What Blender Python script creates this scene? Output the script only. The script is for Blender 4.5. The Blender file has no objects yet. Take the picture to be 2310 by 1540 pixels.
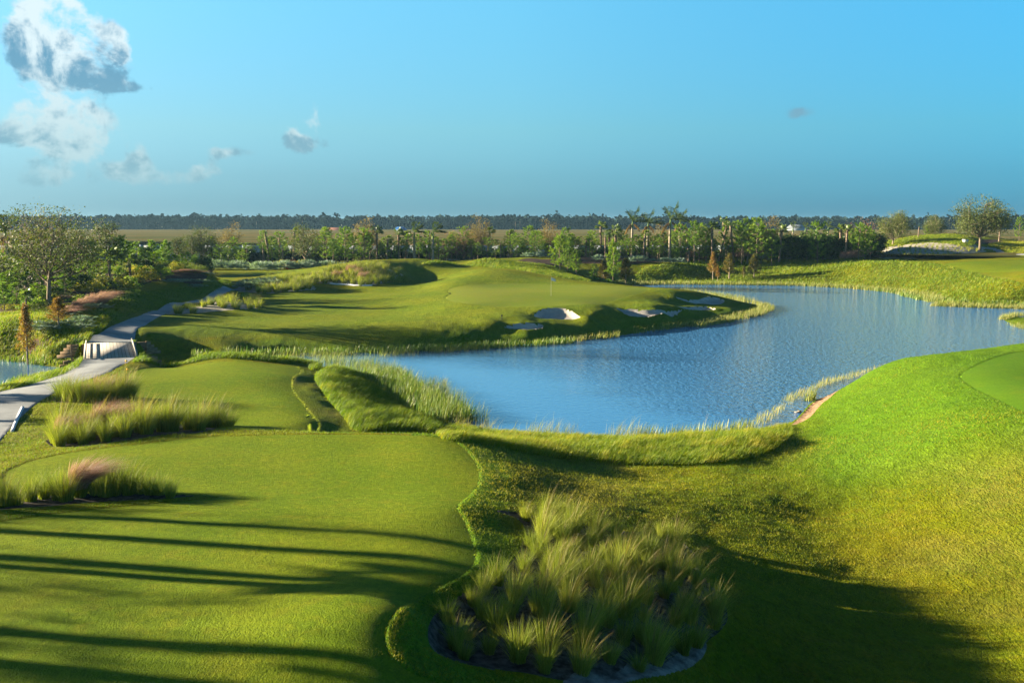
import bpy, math, random
import numpy as np
from mathutils import Vector, Matrix
R = math.radians
rng = np.random.default_rng(7)
random.seed(7)
scene = bpy.context.scene
col = scene.collection

# ------------------------------------------------------------------ camera
CAMZ, FPX, CX, CY, HORIZ = 11.0, 2245.0, 1155.0, 770.0, 500.0
PITCH = math.atan((CY - HORIZ) / FPX)
cd = bpy.data.cameras.new('camera'); cam = bpy.data.objects.new('camera', cd); col.objects.link(cam)
cam.location = (0, 0, CAMZ); cam.rotation_euler = (math.pi/2 - PITCH, 0, 0)
cd.lens = 35.0; cd.sensor_width = 36.0; cd.clip_start = 0.5; cd.clip_end = 20000
scene.camera = cam
scene.render.resolution_x = 1024; scene.render.resolution_y = 682

# ------------------------------------------------------------------ exposure, sun
scene.view_settings.view_transform = 'Standard'; scene.view_settings.look = 'None'
scene.view_settings.exposure = 2.3; scene.view_settings.gamma = 1
SUN_EL = R(12.0)
SUN_DX, SUN_DY = -1.0, 0.20                     # horizontal direction towards the sun
_n = math.hypot(SUN_DX, SUN_DY)
sdir = Vector((SUN_DX/_n*math.cos(SUN_EL), SUN_DY/_n*math.cos(SUN_EL), math.sin(SUN_EL)))
sl = bpy.data.lights.new('sun', 'SUN'); sl.energy = 5.0; sl.angle = R(0.5); sl.color = (1.0, 0.86, 0.62)
so = bpy.data.objects.new('sun', sl); col.objects.link(so); so.location = (-60, 20, 40)
so.rotation_euler = sdir.to_track_quat('Z', 'Y').to_euler()

# ------------------------------------------------------------------ node helper
class NT:
    def __init__(s, tree): s.t = tree; s.n = tree.nodes; s.l = tree.links
    def new(s, typ, **kw):
        n = s.n.new(typ)
        for k, v in kw.items(): setattr(n, k, v)
        return n
    def put(s, sock, v):
        if isinstance(v, bpy.types.NodeSocket): s.l.new(v, sock)
        elif v is not None: sock.default_value = v
    def m(s, op, a, b=None, c=None, clamp=False):
        n = s.new('ShaderNodeMath', operation=op); n.use_clamp = clamp
        s.put(n.inputs[0], a)
        if b is not None: s.put(n.inputs[1], b)
        if c is not None: s.put(n.inputs[2], c)
        return n.outputs[0]
    def mix(s, f, a, b, mode='MIX'):
        n = s.new('ShaderNodeMix', data_type='RGBA', blend_type=mode)
        s.put(n.inputs[0], f)
        s.put(n.inputs[6], a if isinstance(a, bpy.types.NodeSocket) else (*a, 1)[:4])
        s.put(n.inputs[7], b if isinstance(b, bpy.types.NodeSocket) else (*b, 1)[:4])
        return n.outputs[2]
    def ramp(s, f, stops, interp='LINEAR'):
        n = s.new('ShaderNodeValToRGB'); cr = n.color_ramp; cr.interpolation = interp
        while len(cr.elements) < len(stops): cr.elements.new(0.5)
        for e, (p, c) in zip(cr.elements, stops):
            e.position = p; e.color = (*c, 1) if len(c) == 3 else c
        s.put(n.inputs[0], f); return n.outputs[0]
    def rng(s, v, a, b, c=0.0, d=1.0, smooth=True):
        n = s.new('ShaderNodeMapRange'); n.clamp = True
        n.interpolation_type = 'SMOOTHSTEP' if smooth else 'LINEAR'
        s.put(n.inputs[0], v); s.put(n.inputs[1], a); s.put(n.inputs[2], b); s.put(n.inputs[3], c); s.put(n.inputs[4], d)
        return n.outputs[0]
    def noise(s, vec, scale, detail=4, rough=0.55, dist=0.0):
        n = s.new('ShaderNodeTexNoise'); s.put(n.inputs['Vector'], vec)
        n.inputs['Scale'].default_value = scale; n.inputs['Detail'].default_value = detail
        n.inputs['Roughness'].default_value = rough; n.inputs['Distortion'].default_value = dist
        return n.outputs[0]
    def mapping(s, vec, scale=(1,1,1), rot=(0,0,0), loc=(0,0,0)):
        n = s.new('ShaderNodeMapping'); s.put(n.inputs[0], vec)
        n.inputs['Location'].default_value = loc; n.inputs['Rotation'].default_value = rot; n.inputs['Scale'].default_value = scale
        return n.outputs[0]

# ------------------------------------------------------------------ world: sky with clouds
world = bpy.data.worlds.new('World'); scene.world = world; world.use_nodes = True
w = NT(world.node_tree); w.n.clear()
wo = w.new('ShaderNodeOutputWorld'); bg = w.new('ShaderNodeBackground'); bg.inputs[1].default_value = 0.05
w.l.new(bg.outputs[0], wo.inputs[0])
sky = w.new('ShaderNodeTexSky', sky_type='NISHITA'); sky.sun_disc = False
sky.sun_elevation = SUN_EL; sky.sun_rotation = math.atan2(SUN_DX, SUN_DY); sky.altitude = 0
sky.air_density = 1.0; sky.dust_density = 0.6; sky.ozone_density = 1.5
tc = w.new('ShaderNodeTexCoord'); sep = w.new('ShaderNodeSeparateXYZ'); w.l.new(tc.outputs['Generated'], sep.inputs[0])
az = w.m('ARCTAN2', sep.outputs[0], sep.outputs[1]); el = w.m('ARCSINE', sep.outputs[2])
elr = w.rng(el, 0.0, 1.0, smooth=False)
SKYTINT = [(0.0, (.22,.58,1.34)), (0.013, (.22,.58,1.31)), (0.044, (.28,.62,1.11)), (0.089, (.42,.80,1.06)), (0.21, (.56,1.20,1.38)), (0.34, (.36,.72,.86)), (0.6, (.18,.30,.42)), (1.0, (.15,.24,.34))]  # unseen upper sky tinted darker to weaken the fill light in shadows
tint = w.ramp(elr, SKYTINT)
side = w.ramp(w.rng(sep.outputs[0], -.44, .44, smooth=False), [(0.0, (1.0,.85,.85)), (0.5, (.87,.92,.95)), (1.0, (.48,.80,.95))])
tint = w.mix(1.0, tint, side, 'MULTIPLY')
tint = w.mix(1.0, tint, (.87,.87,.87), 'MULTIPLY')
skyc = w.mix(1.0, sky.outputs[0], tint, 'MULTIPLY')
# clouds: soft masses laid out by azimuth and elevation, sunlit and shaded sides painted in
def azel(px, py):
    u = (px-CX)/FPX; v = -(py-CY)/FPX
    d = Vector((u, math.cos(PITCH)+v*math.sin(PITCH), -math.sin(PITCH)+v*math.cos(PITCH))).normalized()
    return math.atan2(d.x, d.y), math.asin(d.z)
comb = w.new('ShaderNodeCombineXYZ'); w.l.new(az, comb.inputs[0]); w.l.new(el, comb.inputs[1])
cv = comb.outputs[0]
n1 = w.noise(cv, 24, 8, 0.62, 0.3); n2 = w.noise(w.mapping(cv, loc=(-0.012, 0.008, 0)), 24, 8, 0.62, 0.3)
nb = w.noise(cv, 60, 6, 0.6)
CLOUDS = [ # px, py, rx, ry, opacity, brightness
 (70,62,46,34,.95,.95),(165,58,42,36,1.0,1.1),(120,95,62,36,.9,.85),(245,105,36,34,.95,.95),(95,140,44,34,.75,.25),(160,160,60,30,.85,.1),(240,165,46,34,.95,.05),(290,198,40,9,.85,.0),(215,120,26,22,.6,.5),
 (105,8,52,20,.75,1.1),(90,255,58,34,1.0,1.3),(150,290,66,40,1.0,1.15),(205,325,40,28,.8,.6),(190,265,40,26,.7,.55),(120,330,50,20,.6,.5),
 (690,328,44,16,.85,.1),(706,272,17,32,.85,1.0),(662,300,18,20,.9,1.1),(308,365,22,32,.9,.75),(262,385,18,16,.7,.75),
 (400,402,62,20,.8,.55),(130,395,90,26,.72,.6),(500,345,30,14,.75,.5),(550,343,34,9,.4,.3),(620,380,50,16,.6,.4),(1802,256,36,14,.55,.15),(10,302,24,18,.8,.25),(460,385,26,15,.75,.6)]
acc = None; br = None; wsum = None
for (px, py, rx, ry, op, b) in CLOUDS:
    a0, e0 = azel(px, py); sx = FPX*.86/rx; sy = FPX*.86/ry
    dx = w.m('MULTIPLY', w.m('SUBTRACT', az, a0), sx); dy = w.m('MULTIPLY', w.m('SUBTRACT', el, e0), sy)
    r2 = w.m('ADD', w.m('MULTIPLY', dx, dx), w.m('MULTIPLY', dy, dy))
    g = w.m('MULTIPLY', w.m('EXPONENT', w.m('MULTIPLY', r2, -0.9)), op)
    gb = w.m('MULTIPLY', g, w.m('ADD', w.m('MULTIPLY', dy, 0.22), b))
    acc = g if acc is None else w.m('ADD', acc, g)
    br = gb if br is None else w.m('ADD', br, gb)
shape = w.m('ADD', w.m('MULTIPLY', w.m('SUBTRACT', n1, 0.5), 2.6), w.m('MULTIPLY', w.m('SUBTRACT', nb, 0.5), 1.0))
core = w.m('MINIMUM', acc, 0.95)
dens = w.rng(w.m('ADD', core, w.m('MULTIPLY', shape, w.rng(acc, 0.05, 0.5))), 0.40, 0.95)
bri = w.m('DIVIDE', br, w.m('ADD', acc, 0.001))
lit = w.rng(w.m('ADD', bri, w.m('MULTIPLY', w.m('SUBTRACT', n2, n1), 3.5)), 0.05, 1.0, 0.0, 1.0)
far = w.rng(el, 0.02, 0.16)                      # haze on low clouds painted as flatter colours
cwhite = w.mix(far, (1.9,2.8,3.0), (3.3,3.9,4.05)); cdark = w.mix(far, (1.15,2.1,2.45), (.62,1.5,2.2))
ccol = w.mix(lit, cdark, cwhite)
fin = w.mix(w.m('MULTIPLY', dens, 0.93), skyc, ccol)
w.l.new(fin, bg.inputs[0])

# ------------------------------------------------------------------ projection helpers
cp, sp = math.cos(PITCH), math.sin(PITCH)
def ray(px, py):
    px = np.asarray(px, float); py = np.asarray(py, float)
    u = (px-CX)/FPX; v = -(py-CY)/FPX
    return np.stack([u, cp+v*sp, -sp+v*cp], -1)
def unz(px, py, z):                               # world point on the level z
    d = ray(px, py); t = (np.asarray(z, float)-CAMZ)/d[..., 2]
    return np.stack([d[..., 0]*t, d[..., 1]*t], -1)
def at_Y(px, py, Y):
    d = ray(px, py); t = Y/d[..., 1]
    return d[..., 0]*t, CAMZ+d[..., 2]*t

# ------------------------------------------------------------------ noise
def vnoise(x, y, seed=0):
    xi = np.floor(x).astype(np.int64); yi = np.floor(y).astype(np.int64)
    fx = x-xi; fy = y-yi; fx = fx*fx*(3-2*fx); fy = fy*fy*(3-2*fy)
    def h(a, b):
        n = (a*374761393 + b*668265263 + seed*69069) & 0x7fffffff
        n = ((n ^ (n >> 13))*1274126177) & 0x7fffffff
        return ((n ^ (n >> 16)) & 0xffff)/65535.0
    return (h(xi,yi)*(1-fx)+h(xi+1,yi)*fx)*(1-fy)+(h(xi,yi+1)*(1-fx)+h(xi+1,yi+1)*fx)*fy
def fbm(x, y, o=3, seed=0):
    s = 0; a = 1; t = 0
    for i in range(o): s = s+a*vnoise(x*2**i, y*2**i, seed+i); t += a; a *= .5
    return s/t

# ------------------------------------------------------------------ terrain control points (photo pixel, level)
SHORE_VIS = [(620,797),(800,796),(950,788),(1100,781),(1200,776),(1300,768),(1400,757),(1500,741),(1600,727),(1700,708),(1728,696),(1690,684),(1640,675),(1590,668),
 (1500,655),(1420,645),(1500,640),(1640,641),(1720,642),(1800,643),(1900,648),(2000,656),(2080,668),(2115,681),(2105,689),(2200,692),(2310,695),(2480,702),
 (2500,735),(2400,722),(2310,716),(2285,713),(2265,720),(2295,735),(2400,760),(2460,790),(2310,802),(2200,812),(2100,822),(2000,838),(1950,853),(1893,882),(1835,905),(1806,935),(1775,957),
 (1700,973),(1600,982),(1500,987),(1400,987),(1300,987),(1200,982),(1100,974),(1040,967),(990,957),(950,940),(900,905),(850,872),(805,846),(770,829),(720,827),(640,831),(500,838),(400,846),(320,853),(200,853),(110,846),
 (60,852),(0,874),(-120,900),(-300,880),(-300,815),(-100,808),(0,811),(60,815),(95,824),(190,832),(250,831),(320,829),(400,823),(500,814),(560,806)]
CP = [(x, y, 0.0) for (x, y) in SHORE_VIS]
CP += [ # front tees
 (-300,1540,3.0),(0,1540,3.0),(300,1540,3.0),(600,1540,3.0),(850,1540,3.0),(-300,1300,3.0),(0,1300,3.0),(400,1300,3.0),(700,1300,3.0),(1000,1300,2.95),(950,1400,3.0),
 (0,1190,2.95),(300,1170,2.95),(600,1150,2.93),(850,1150,2.93),(1020,1150,2.9),(-300,1150,2.7),(0,1110,2.7),
 (300,1110,2.66),(600,1108,2.64),(850,1108,2.64),(1050,1100,2.6),(300,1020,2.6),(600,1000,2.6),(850,1000,2.6),(560,980,2.6),(700,975,2.58),(850,976,2.58),(1000,984,2.5),(1050,1040,2.55),
 (100,1040,2.6),(20,1070,2.6),(0,1000,2.1),(100,960,2.1),(200,980,2.3),(450,975,2.4),(560,965,2.2),
 (0,940,1.95),(60,920,1.95),(150,880,1.9),(0,885,1.55),(90,862,1.5),(170,830,1.6),
 (-200,900,1.5),(-200,1000,2.2),(-300,1050,2.5),
 (250,840,1.8),(250,815,1.85),(280,900,1.75),
 # tee three
 (330,830,1.65),(450,822,1.65),(620,822,1.6),(670,850,1.6),(400,900,1.65),(550,900,1.62),(650,900,1.6),(400,950,1.65),(550,960,1.6),(690,950,1.55),(750,985,1.2),
 (720,870,1.22),(745,910,1.15),(780,960,1.12),(720,845,1.2),(690,822,1.25),(600,812,1.3),(450,812,1.3),(330,806,1.3),(780,880,.9),(830,930,.85),(860,960,.95),(800,850,.55),(930,965,.72),
 (900,990,1.1),(950,998,1.5),
 # valley between the tee and the right-hand mound
 (1100,1000,1.9),(1100,1030,2.35),(1110,1080,2.5),(1130,1150,2.6),(1200,1080,2.15),(1200,1037,1.6),(1300,1052,1.25),(1300,1100,1.85),(1300,1150,2.1),(1450,1062,1.05),(1600,1060,.85),(1720,1042,.7),(1790,1000,.6),
 (1150,1007,1.45),(1300,1012,.85),(1450,1015,.8),(1600,1010,.75),(1720,990,.8),
 (1500,1120,1.45),(1700,1120,1.05),(1500,1180,1.65),(1700,1220,1.15),(1700,1350,1.0),(1750,1500,.8),(1600,1530,1.0),(1640,1420,1.2),
 # bed mound
 (1150,1190,2.55),(1250,1180,2.3),(1400,1210,1.95),(1520,1230,1.65),(1150,1280,2.65),(1300,1300,2.3),(1450,1300,1.95),(1600,1320,1.4),(1050,1380,2.6),(1000,1450,2.55),(1150,1400,2.5),(1300,1420,2.25),(1450,1420,1.95),(1100,1520,2.4),(1300,1540,2.1),(1450,1530,1.7),
 # right mound
 (1900,930,.9),(1860,975,.6),(1960,900,1.4),(2000,822,1.7),(1955,842,1.3),(2100,803,2.15),(2200,789,2.5),(2310,777,2.7),(2450,770,2.8),(2050,880,2.1),(2165,850,2.8),(2250,820,2.95),(2310,790,2.95),(2310,930,3.0),(2230,890,2.95),(2450,850,3.0),(2450,1000,3.0),
 (2000,960,1.5),(2150,980,2.3),(2310,1040,2.4),(1900,1040,.9),(2050,1080,1.25),(2200,1130,1.5),(2310,1200,1.45),(2450,1200,1.7),(1850,1150,.7),(2000,1250,.75),(2150,1350,.75),(2310,1400,.8),(2450,1400,1.0),(2000,1450,.7),(2200,1540,.75),(2400,1540,.9),(1900,1540,.8),
 # path and fairway beyond the bridge
 (250,770,1.9),(250,750,1.9),(300,730,1.9),(370,705,1.9),(460,675,1.85),(520,657,1.8),(550,648,1.8),
 (330,760,1.5),(400,775,.9),(330,790,.6),(500,772,.9),(420,795,.3),(500,797,.25),(600,770,.8),(620,788,.3),(700,770,.75),(800,786,.25),(800,768,.7),(950,765,.7),(950,780,.2),(1050,765,.6),(1150,768,.3),
 (330,735,1.75),(420,742,1.65),(550,745,1.4),(700,745,1.35),(850,745,1.3),(950,745,1.3),(420,720,1.85),(550,715,1.6),(700,715,1.5),(850,720,1.45),(980,722,1.7),(1060,727,1.6),(560,690,1.65),(700,690,1.55),(850,690,1.6),(950,700,1.75),(1050,705,1.95),
 (640,670,1.75),(750,665,1.75),(850,662,1.8),(930,660,2.0),(960,650,2.2),
 # mounds of long grass
 (560,660,1.9),(640,660,1.95),(712,655,1.95),(600,634,2.9),(650,630,3.0),(690,640,2.6),(690,636,2.9),(760,645,2.2),(830,649,2.1),(900,635,2.3),(750,610,4.0),(800,601,4.5),(850,600,4.4),(890,612,3.7),(830,622,3.4),(760,625,3.2),
 (400,710,1.9),(480,690,2.3),(540,680,2.4),(580,692,1.9),
 (560,632,2.2),(620,624,2.9),(700,614,3.6),(780,601,4.4),(860,590,4.9),(950,588,4.7),(960,640,2.5),(930,622,2.9),(960,606,3.3),(1050,600,3.9),
 (1000,590,4.6),(1080,585,4.9),(1160,592,4.4),(1250,604,3.3),
 # green complex
 (1000,660,2.35),(1000,640,2.8),(1050,620,3.5),(1090,610,3.9),(1150,614,3.7),(1220,626,3.1),(1290,637,2.7),(1100,640,2.75),(1200,640,2.65),(1300,642,2.6),(1400,645,2.55),(1465,650,2.45),(1030,665,2.5),(1030,688,2.3),
 (1150,665,2.55),(1250,665,2.5),(1350,665,2.5),(1430,665,2.4),(1150,690,2.25),(1250,689,2.27),(1350,688,2.2),(1100,710,1.95),
 (1190,712,1.8),(1205,698,2.12),(1250,692,2.27),(1300,700,2.0),(1330,715,1.62),(1250,699,2.05),(1250,722,1.38),(1210,718,1.5),(1300,721,1.35),(1250,730,1.25),(1320,735,.95),
 (1120,730,1.5),(1180,727,1.5),(1230,733,1.2),(1140,741,1.05),(1190,746,.9),(1180,735,1.25),(1190,757,.6),(1100,750,.9),(1250,750,.62),
 (1350,710,1.65),(1380,697,1.87),(1350,700,1.95),(1400,700,1.6),(1440,718,1.05),(1440,702,1.5),(1440,693,1.82),(1430,683,1.97),(1500,711,1.13),(1500,704,1.28),(1500,696,1.55),(1480,681,1.92),
 (1555,706,.95),(1545,700,1.15),(1590,701,.75),(1550,699,1.08),(1560,693,1.11),(1550,689,1.25),(1525,690,1.4),(1560,686,1.18),(1600,688,1.0),(1570,677,1.38),(1600,674,1.37),(1535,670,1.88),(1560,668,1.75),(1640,681,.95),
 (1350,725,1.1),(1400,740,.4),(1400,725,.95),(1430,735,.43),(1520,722,.42),(1560,715,.51),(1620,708,.52),(1650,697,.7),(1680,694,.35),(1560,728,.1),
 (1480,662,2.3),(1510,668,2.05),(1540,662,2.1),(1560,656,2.1),
 # far bank, trees behind
 (1330,630,1.2),(1400,625,1.2),(1330,612,2.3),(1450,622,1.2),(1450,605,2.4),(1300,600,3.0),(1380,597,3.0),(1500,628,.7),(1500,608,2.2),(1500,590,3.1),(1600,625,.8),(1600,605,2.2),(1600,582,3.4),(1650,580,3.6),(1700,562,5.0),(1740,562,4.9),(1780,570,4.2),(1720,610,1.8),(1720,628,.7),
 (1850,572,3.8),(1950,575,3.8),(1850,590,3.0),(1850,615,1.8),(1900,630,.9),(1960,600,3.1),(1980,640,.8),(2050,592,3.6),(2060,625,1.9),(2080,650,.9),(2130,595,3.8),(2150,620,2.6),(2150,665,.7),(2200,600,3.7),(2230,640,2.2),(2200,678,.4),(2310,597,3.9),(2310,625,3.3),(2310,650,2.1),(2310,680,.5),(2450,600,4.0),(2450,650,2.2),
 (1940,566,4.6),(1990,548,6.2),(2050,534,7.5),(2120,528,8.1),(2180,532,7.5),(1980,577,3.9),(2050,583,3.9),(2100,583,3.9),(2180,577,4.2),(2240,572,4.4),(2100,556,5.8),(2020,560,5.5),(2170,560,5.5),
 (2230,545,6.5),(2310,545,6.3),(2310,572,4.7),(2450,550,6.2),(2200,550,6.3),
 (1250,585,4.0),(1400,582,3.8),(1500,577,3.7),(1600,572,4.0),
 # left bank
 (0,830-30,.8),(60,795,1.0),(130,790,1.2),(170,790,1.2),(0,760,1.7),(80,760,1.9),(150,755,2.0),(0,720,2.3),(100,700,2.9),(170,735,2.2),(220,725,2.3),(150,700,2.9),(200,695,3.1),(260,705,2.4),(300,680,3.0),(380,680,2.3),(300,655,3.6),(400,640,3.6),(460,650,2.8),(480,627,3.6),(520,640,2.2),(500,620,2.4),(0,680,2.8),(100,660,3.0),(200,640,3.2),(0,640,2.8),(300,620,3.0),(400,612,2.6),
 (-200,780,1.2),(-200,700,2.4),(-200,640,2.8),(-400,700,2.2),
]
def anchor(px, Y, z): return ((px-CX)/FPX*Y, Y, z)
EX = [anchor(x, Y, z) for Y, z in ((205,2.6),(222,2.3),(250,1.6),(330,1.1),(600,.8),(1500,.5)) for x in list(range(-500, 1900, 200))+[-1400,-2200]]
EX = [e for e in EX if not (e[1] < 212 and e[0]/e[1]*FPX+CX > 850)]
EX += [anchor(x, Y, z) for Y, z in ((262,2.2),(330,1.2),(600,.8),(1500,.5)) for x in (1950,2100,2250,2400,2600,3000,3600,4400)]
EX += [anchor(x, Y, z) for Y, z in ((12,2.8),(16,2.9)) for x in (-1200,-300,600)] + [anchor(x, Y, .9) for Y in (12,16) for x in (1500,2400,3400)]
EX += [anchor(xx, Y, z) for xx in (-1200,-2200) for Y, z in ((25,2.9),(45,2.2),(70,1.0),(100,2.0),(160,2.5))] + [anchor(xx, Y, z) for xx in (3200,4400) for Y, z in ((25,1.4),(45,2.8),(70,2.5),(110,1.5),(160,3))]
CP += [(a, b, -.9) for a, b in ((1500,830),(1700,780),(1900,740),(2100,730),(1200,880),(1400,900),(1600,900),(1750,850),(1000,860),(1900,690),(1750,665),(900,825),(2200,715),(1250,810),(1850,800),(2050,770))]
cpa = np.array([( *unz(a, b, c), c) for a, b, c in CP] + EX)
def warp(x, y): return np.stack([x/y, np.log(y)], -1)
cw = warp(cpa[:, 0], cpa[:, 1])
def kern(r2): return 0.5*r2*np.log(r2+1e-12)
N = len(cw)
Kd = ((cw[:, None]-cw[None])**2).sum(-1)
A = np.zeros((N+3, N+3)); A[:N, :N] = kern(Kd)+np.eye(N)*1.2e-5
A[:N, N] = 1; A[:N, N+1:] = cw; A[N, :N] = 1; A[N+1:, :N] = cw.T
bv = np.zeros(N+3); bv[:N] = cpa[:, 2]
coef = np.linalg.solve(A, bv)
def tps(x, y):
    q = warp(x, y); out = np.empty(len(q))
    for i in range(0, len(q), 20000):
        s = q[i:i+20000]
        r2 = (s[:, None, 0]-cw[None, :, 0])**2+(s[:, None, 1]-cw[None, :, 1])**2
        out[i:i+20000] = kern(r2)@coef[:N]+coef[N]+s@coef[N+1:]
    return out

# ------------------------------------------------------------------ outlines
def smooth_closed(p, n=6):
    p = np.asarray(p, float); L = len(p); o = []
    for i in range(L):
        a, b, c, e = p[i-1], p[i], p[(i+1) % L], p[(i+2) % L]
        for k in range(n):
            t = k/n
            o.append(0.5*((2*b)+(-a+c)*t+(2*a-5*b+4*c-e)*t*t+(-a+3*b-3*c+e)*t**3))
    return np.array(o)
def sdf(poly, x, y, margin=6.0):
    out = np.full(len(x), margin); lo = poly.min(0)-margin; hi = poly.max(0)+margin
    idx = np.nonzero((x > lo[0]) & (x < hi[0]) & (y > lo[1]) & (y < hi[1]))[0]
    a = poly; b = np.roll(poly, -1, 0); e = b-a; el2 = (e**2).sum(1)+1e-12
    for i in range(0, len(idx), 20000):
        s = idx[i:i+20000]; qx = x[s][:, None]; qy = y[s][:, None]
        wx = qx-a[None, :, 0]; wy = qy-a[None, :, 1]
        t = np.clip((wx*e[:, 0]+wy*e[:, 1])/el2, 0, 1)
        dd = np.sqrt(((wx-t*e[:, 0])**2+(wy-t*e[:, 1])**2).min(1))
        c = ((a[None, :, 1] > qy) != (b[None, :, 1] > qy)) & (qx < (qy-a[None, :, 1])*e[None, :, 0]/(e[None, :, 1]+1e-15)+a[None, :, 0])
        ins = (c.sum(1) % 2) == 1
        out[s] = np.where(ins, -dd, np.minimum(dd, margin))
    return out
lake = smooth_closed(unz(np.array([p[0] for p in SHORE_VIS]), np.array([p[1] for p in SHORE_VIS]), 0.0), 4)
_bl = [unz(196, 805, 1.93), unz(306, 805, 1.93), unz(196, 773, 1.93), unz(298, 773, 1.93)]
BRC = sum(_bl)/4; BRA = ((_bl[2]+_bl[3])-(_bl[0]+_bl[1])); BRL = np.linalg.norm(BRA)/2+.5; BRA = BRA/np.linalg.norm(BRA); BRW = (np.linalg.norm(_bl[1]-_bl[0])+np.linalg.norm(_bl[3]-_bl[2]))/2
def ss(t): t = np.clip(t, 0, 1); return t*t*(3-2*t)
def level(x, y, z):                               # level approaches and an open channel under the bridge
    bv_ = (x-BRC[0])*BRA[0]+(y-BRC[1])*BRA[1]; bu_ = (x-BRC[0])*BRA[1]-(y-BRC[1])*BRA[0]
    a_ = ss((BRW/2+1.5-np.abs(bu_))/1.3)*ss((BRL/2+5.0-np.abs(bv_))/3.5)*(np.abs(bv_) > BRL/2-.35)
    z = z*(1-a_)+1.88*a_
    return np.where((np.abs(bv_) <= BRL/2-.35) & (np.abs(bu_) < BRW/2+1.2), np.minimum(z, 1.0), z)
def base(x, y):
    dl = sdf(lake, x, y, 8.0); z = tps(x, y)
    return level(x, y, np.where(dl > 0, np.maximum(z, 0.02+0.06*dl)*ss(dl/1.0+.03), -.05))
def hit(pts):                                     # where the sight line of each photo point meets the land
    pts = np.array(pts, float); d = ray(pts[:, 0], pts[:, 1])
    Ys = np.exp(np.linspace(math.log(14), math.log(420), 900))
    out = np.zeros((len(pts), 2)); 
    for i in range(len(pts)):
        t = Ys/d[i, 1]; X = d[i, 0]*t; Z = CAMZ+d[i, 2]*t
        h = base(X, Ys)-Z
        k = np.argmax(h > 0)
        if h[k] <= 0: k = len(Ys)-1
        out[i] = (X[k], Ys[k])
    return out
Z = {}
Z['tee_front'] = smooth_closed(hit([(-250,1215),(-100,1196),(0,1178),(200,1150),(400,1131),(495,1122),(400,1115),(250,1108),(120,1106),(40,1101),(10,1080),(35,1054),(150,1023),(300,1004),(450,988),(560,983),(700,980),(850,981),(960,985),(1030,1000),(1070,1040),(1080,1080),(1060,1115),(1030,1142),(1048,1180),(1062,1215),(1072,1262),(1040,1300),(950,1345),(885,1388),(864,1435),(885,1490),(950,1530),(1050,1575),(900,1600),(200,1620),(-400,1600),(-500,1400),(-450,1260)]))
Z['tee_back'] = smooth_closed(hit([(285,850),(345,829),(450,822),(620,822),(668,828),(678,840),(656,861),(664,890),(688,920),(715,972),(600,972),(440,955),(330,950),(300,925),(290,885)]))
Z['putting_green'] = smooth_closed(hit([(1012,655),(1040,646),(1100,641),(1200,640),(1300,643),(1400,646),(1462,651),(1440,663),(1390,676),(1330,686),(1240,690),(1150,692),(1070,688),(1022,681),(1006,672),(1014,664)]))
Z['right_green'] = smooth_closed(hit([(2166,850),(2178,838),(2230,812),(2310,793),(2420,786),(2560,800),(2600,900),(2480,985),(2310,930),(2230,892),(2185,868)]))
Z['upper_tee'] = smooth_closed(hit([(2130,598),(2200,590),(2330,588),(2460,595),(2460,620),(2310,612),(2200,614)]))
BUN = [[(1205,714),(1222,702),(1250,698),(1282,703),(1309,717),(1300,721),(1250,723),(1212,719)],
       [(1136,740),(1160,736),(1195,733),(1222,736),(1224,742),(1200,747),(1165,745)],
       [(1390,698),(1420,701),(1470,703),(1520,704),(1560,706),(1530,710),(1490,711),(1450,718),(1410,712)],
       [(1520,672),(1555,679),(1600,673),(1634,680),(1615,689),(1575,687),(1545,683)],
       [(1524,693),(1560,695),(1590,694),(1615,700),(1590,702),(1555,700)]]
for i, b in enumerate(BUN): Z['bunker%d' % i] = smooth_closed(hit(b))
Z['bed0'] = smooth_closed(hit([(1118,1152),(1165,1168),(1185,1195),(1170,1245),(1120,1300),(1040,1345),(985,1385),(965,1430),(985,1475),(1060,1505),(1170,1525),(1300,1538),(1430,1530),(1530,1500),(1590,1455),(1640,1400),(1625,1350),(1580,1300),(1565,1245),(1500,1205),(1380,1195),(1250,1165)]))
Z['collar'] = smooth_closed(hit([(672,822),(700,832),(712,850),(728,888),(760,928),(792,972),(718,974),(690,920),(666,890),(658,861),(680,840)]))
Z['bedsand'] = smooth_closed(hit([(1270,1548),(1310,1505),(1370,1520),(1430,1490),(1490,1495),(1540,1455),(1590,1450),(1585,1480),(1530,1515),(1440,1538),(1350,1550)]))
Z['bed1'] = smooth_closed(hit([(-60,1142),(0,1132),(100,1122),(200,1116),(330,1111),(440,1119),(380,1125),(250,1131),(120,1144),(0,1158),(-60,1165)]))
Z['bed2'] = smooth_closed(hit([(105,998),(120,985),(220,968),(330,960),(480,957),(523,963),(470,972),(380,981),(280,995),(180,1005),(125,1006)]))
Z['bed3'] = smooth_closed(hit([(118,903),(150,893),(220,890),(290,893),(306,903),(270,910),(200,913),(140,912)]))
Z['bed4'] = smooth_closed(hit([(372,709),(400,697),(470,686),(540,679),(580,686),(588,695),(520,701),(440,708)]))
Z['bed5'] = smooth_closed(hit([(556,655),(585,640),(620,633),(670,634),(705,645),(713,654),(650,659),(590,662)]))
Z['bed6'] = smooth_closed(hit([(688,635),(730,618),(790,606),(850,604),(893,613),(912,628),(880,637),(830,646),(760,642)]))
Z['waste'] = smooth_closed(hit([(1955,575),(1990,563),(2040,553),(2110,549),(2170,556),(2225,567),(2180,575),(2110,582),(2030,583),(1980,581)]))
Z['mulch0'] = smooth_closed(hit([(60,695),(150,685),(205,668),(250,652),(330,641),(400,636),(465,630),(480,622),(430,615),(200,615),(0,625),(-200,640),(-200,720),(0,712)]))
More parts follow.
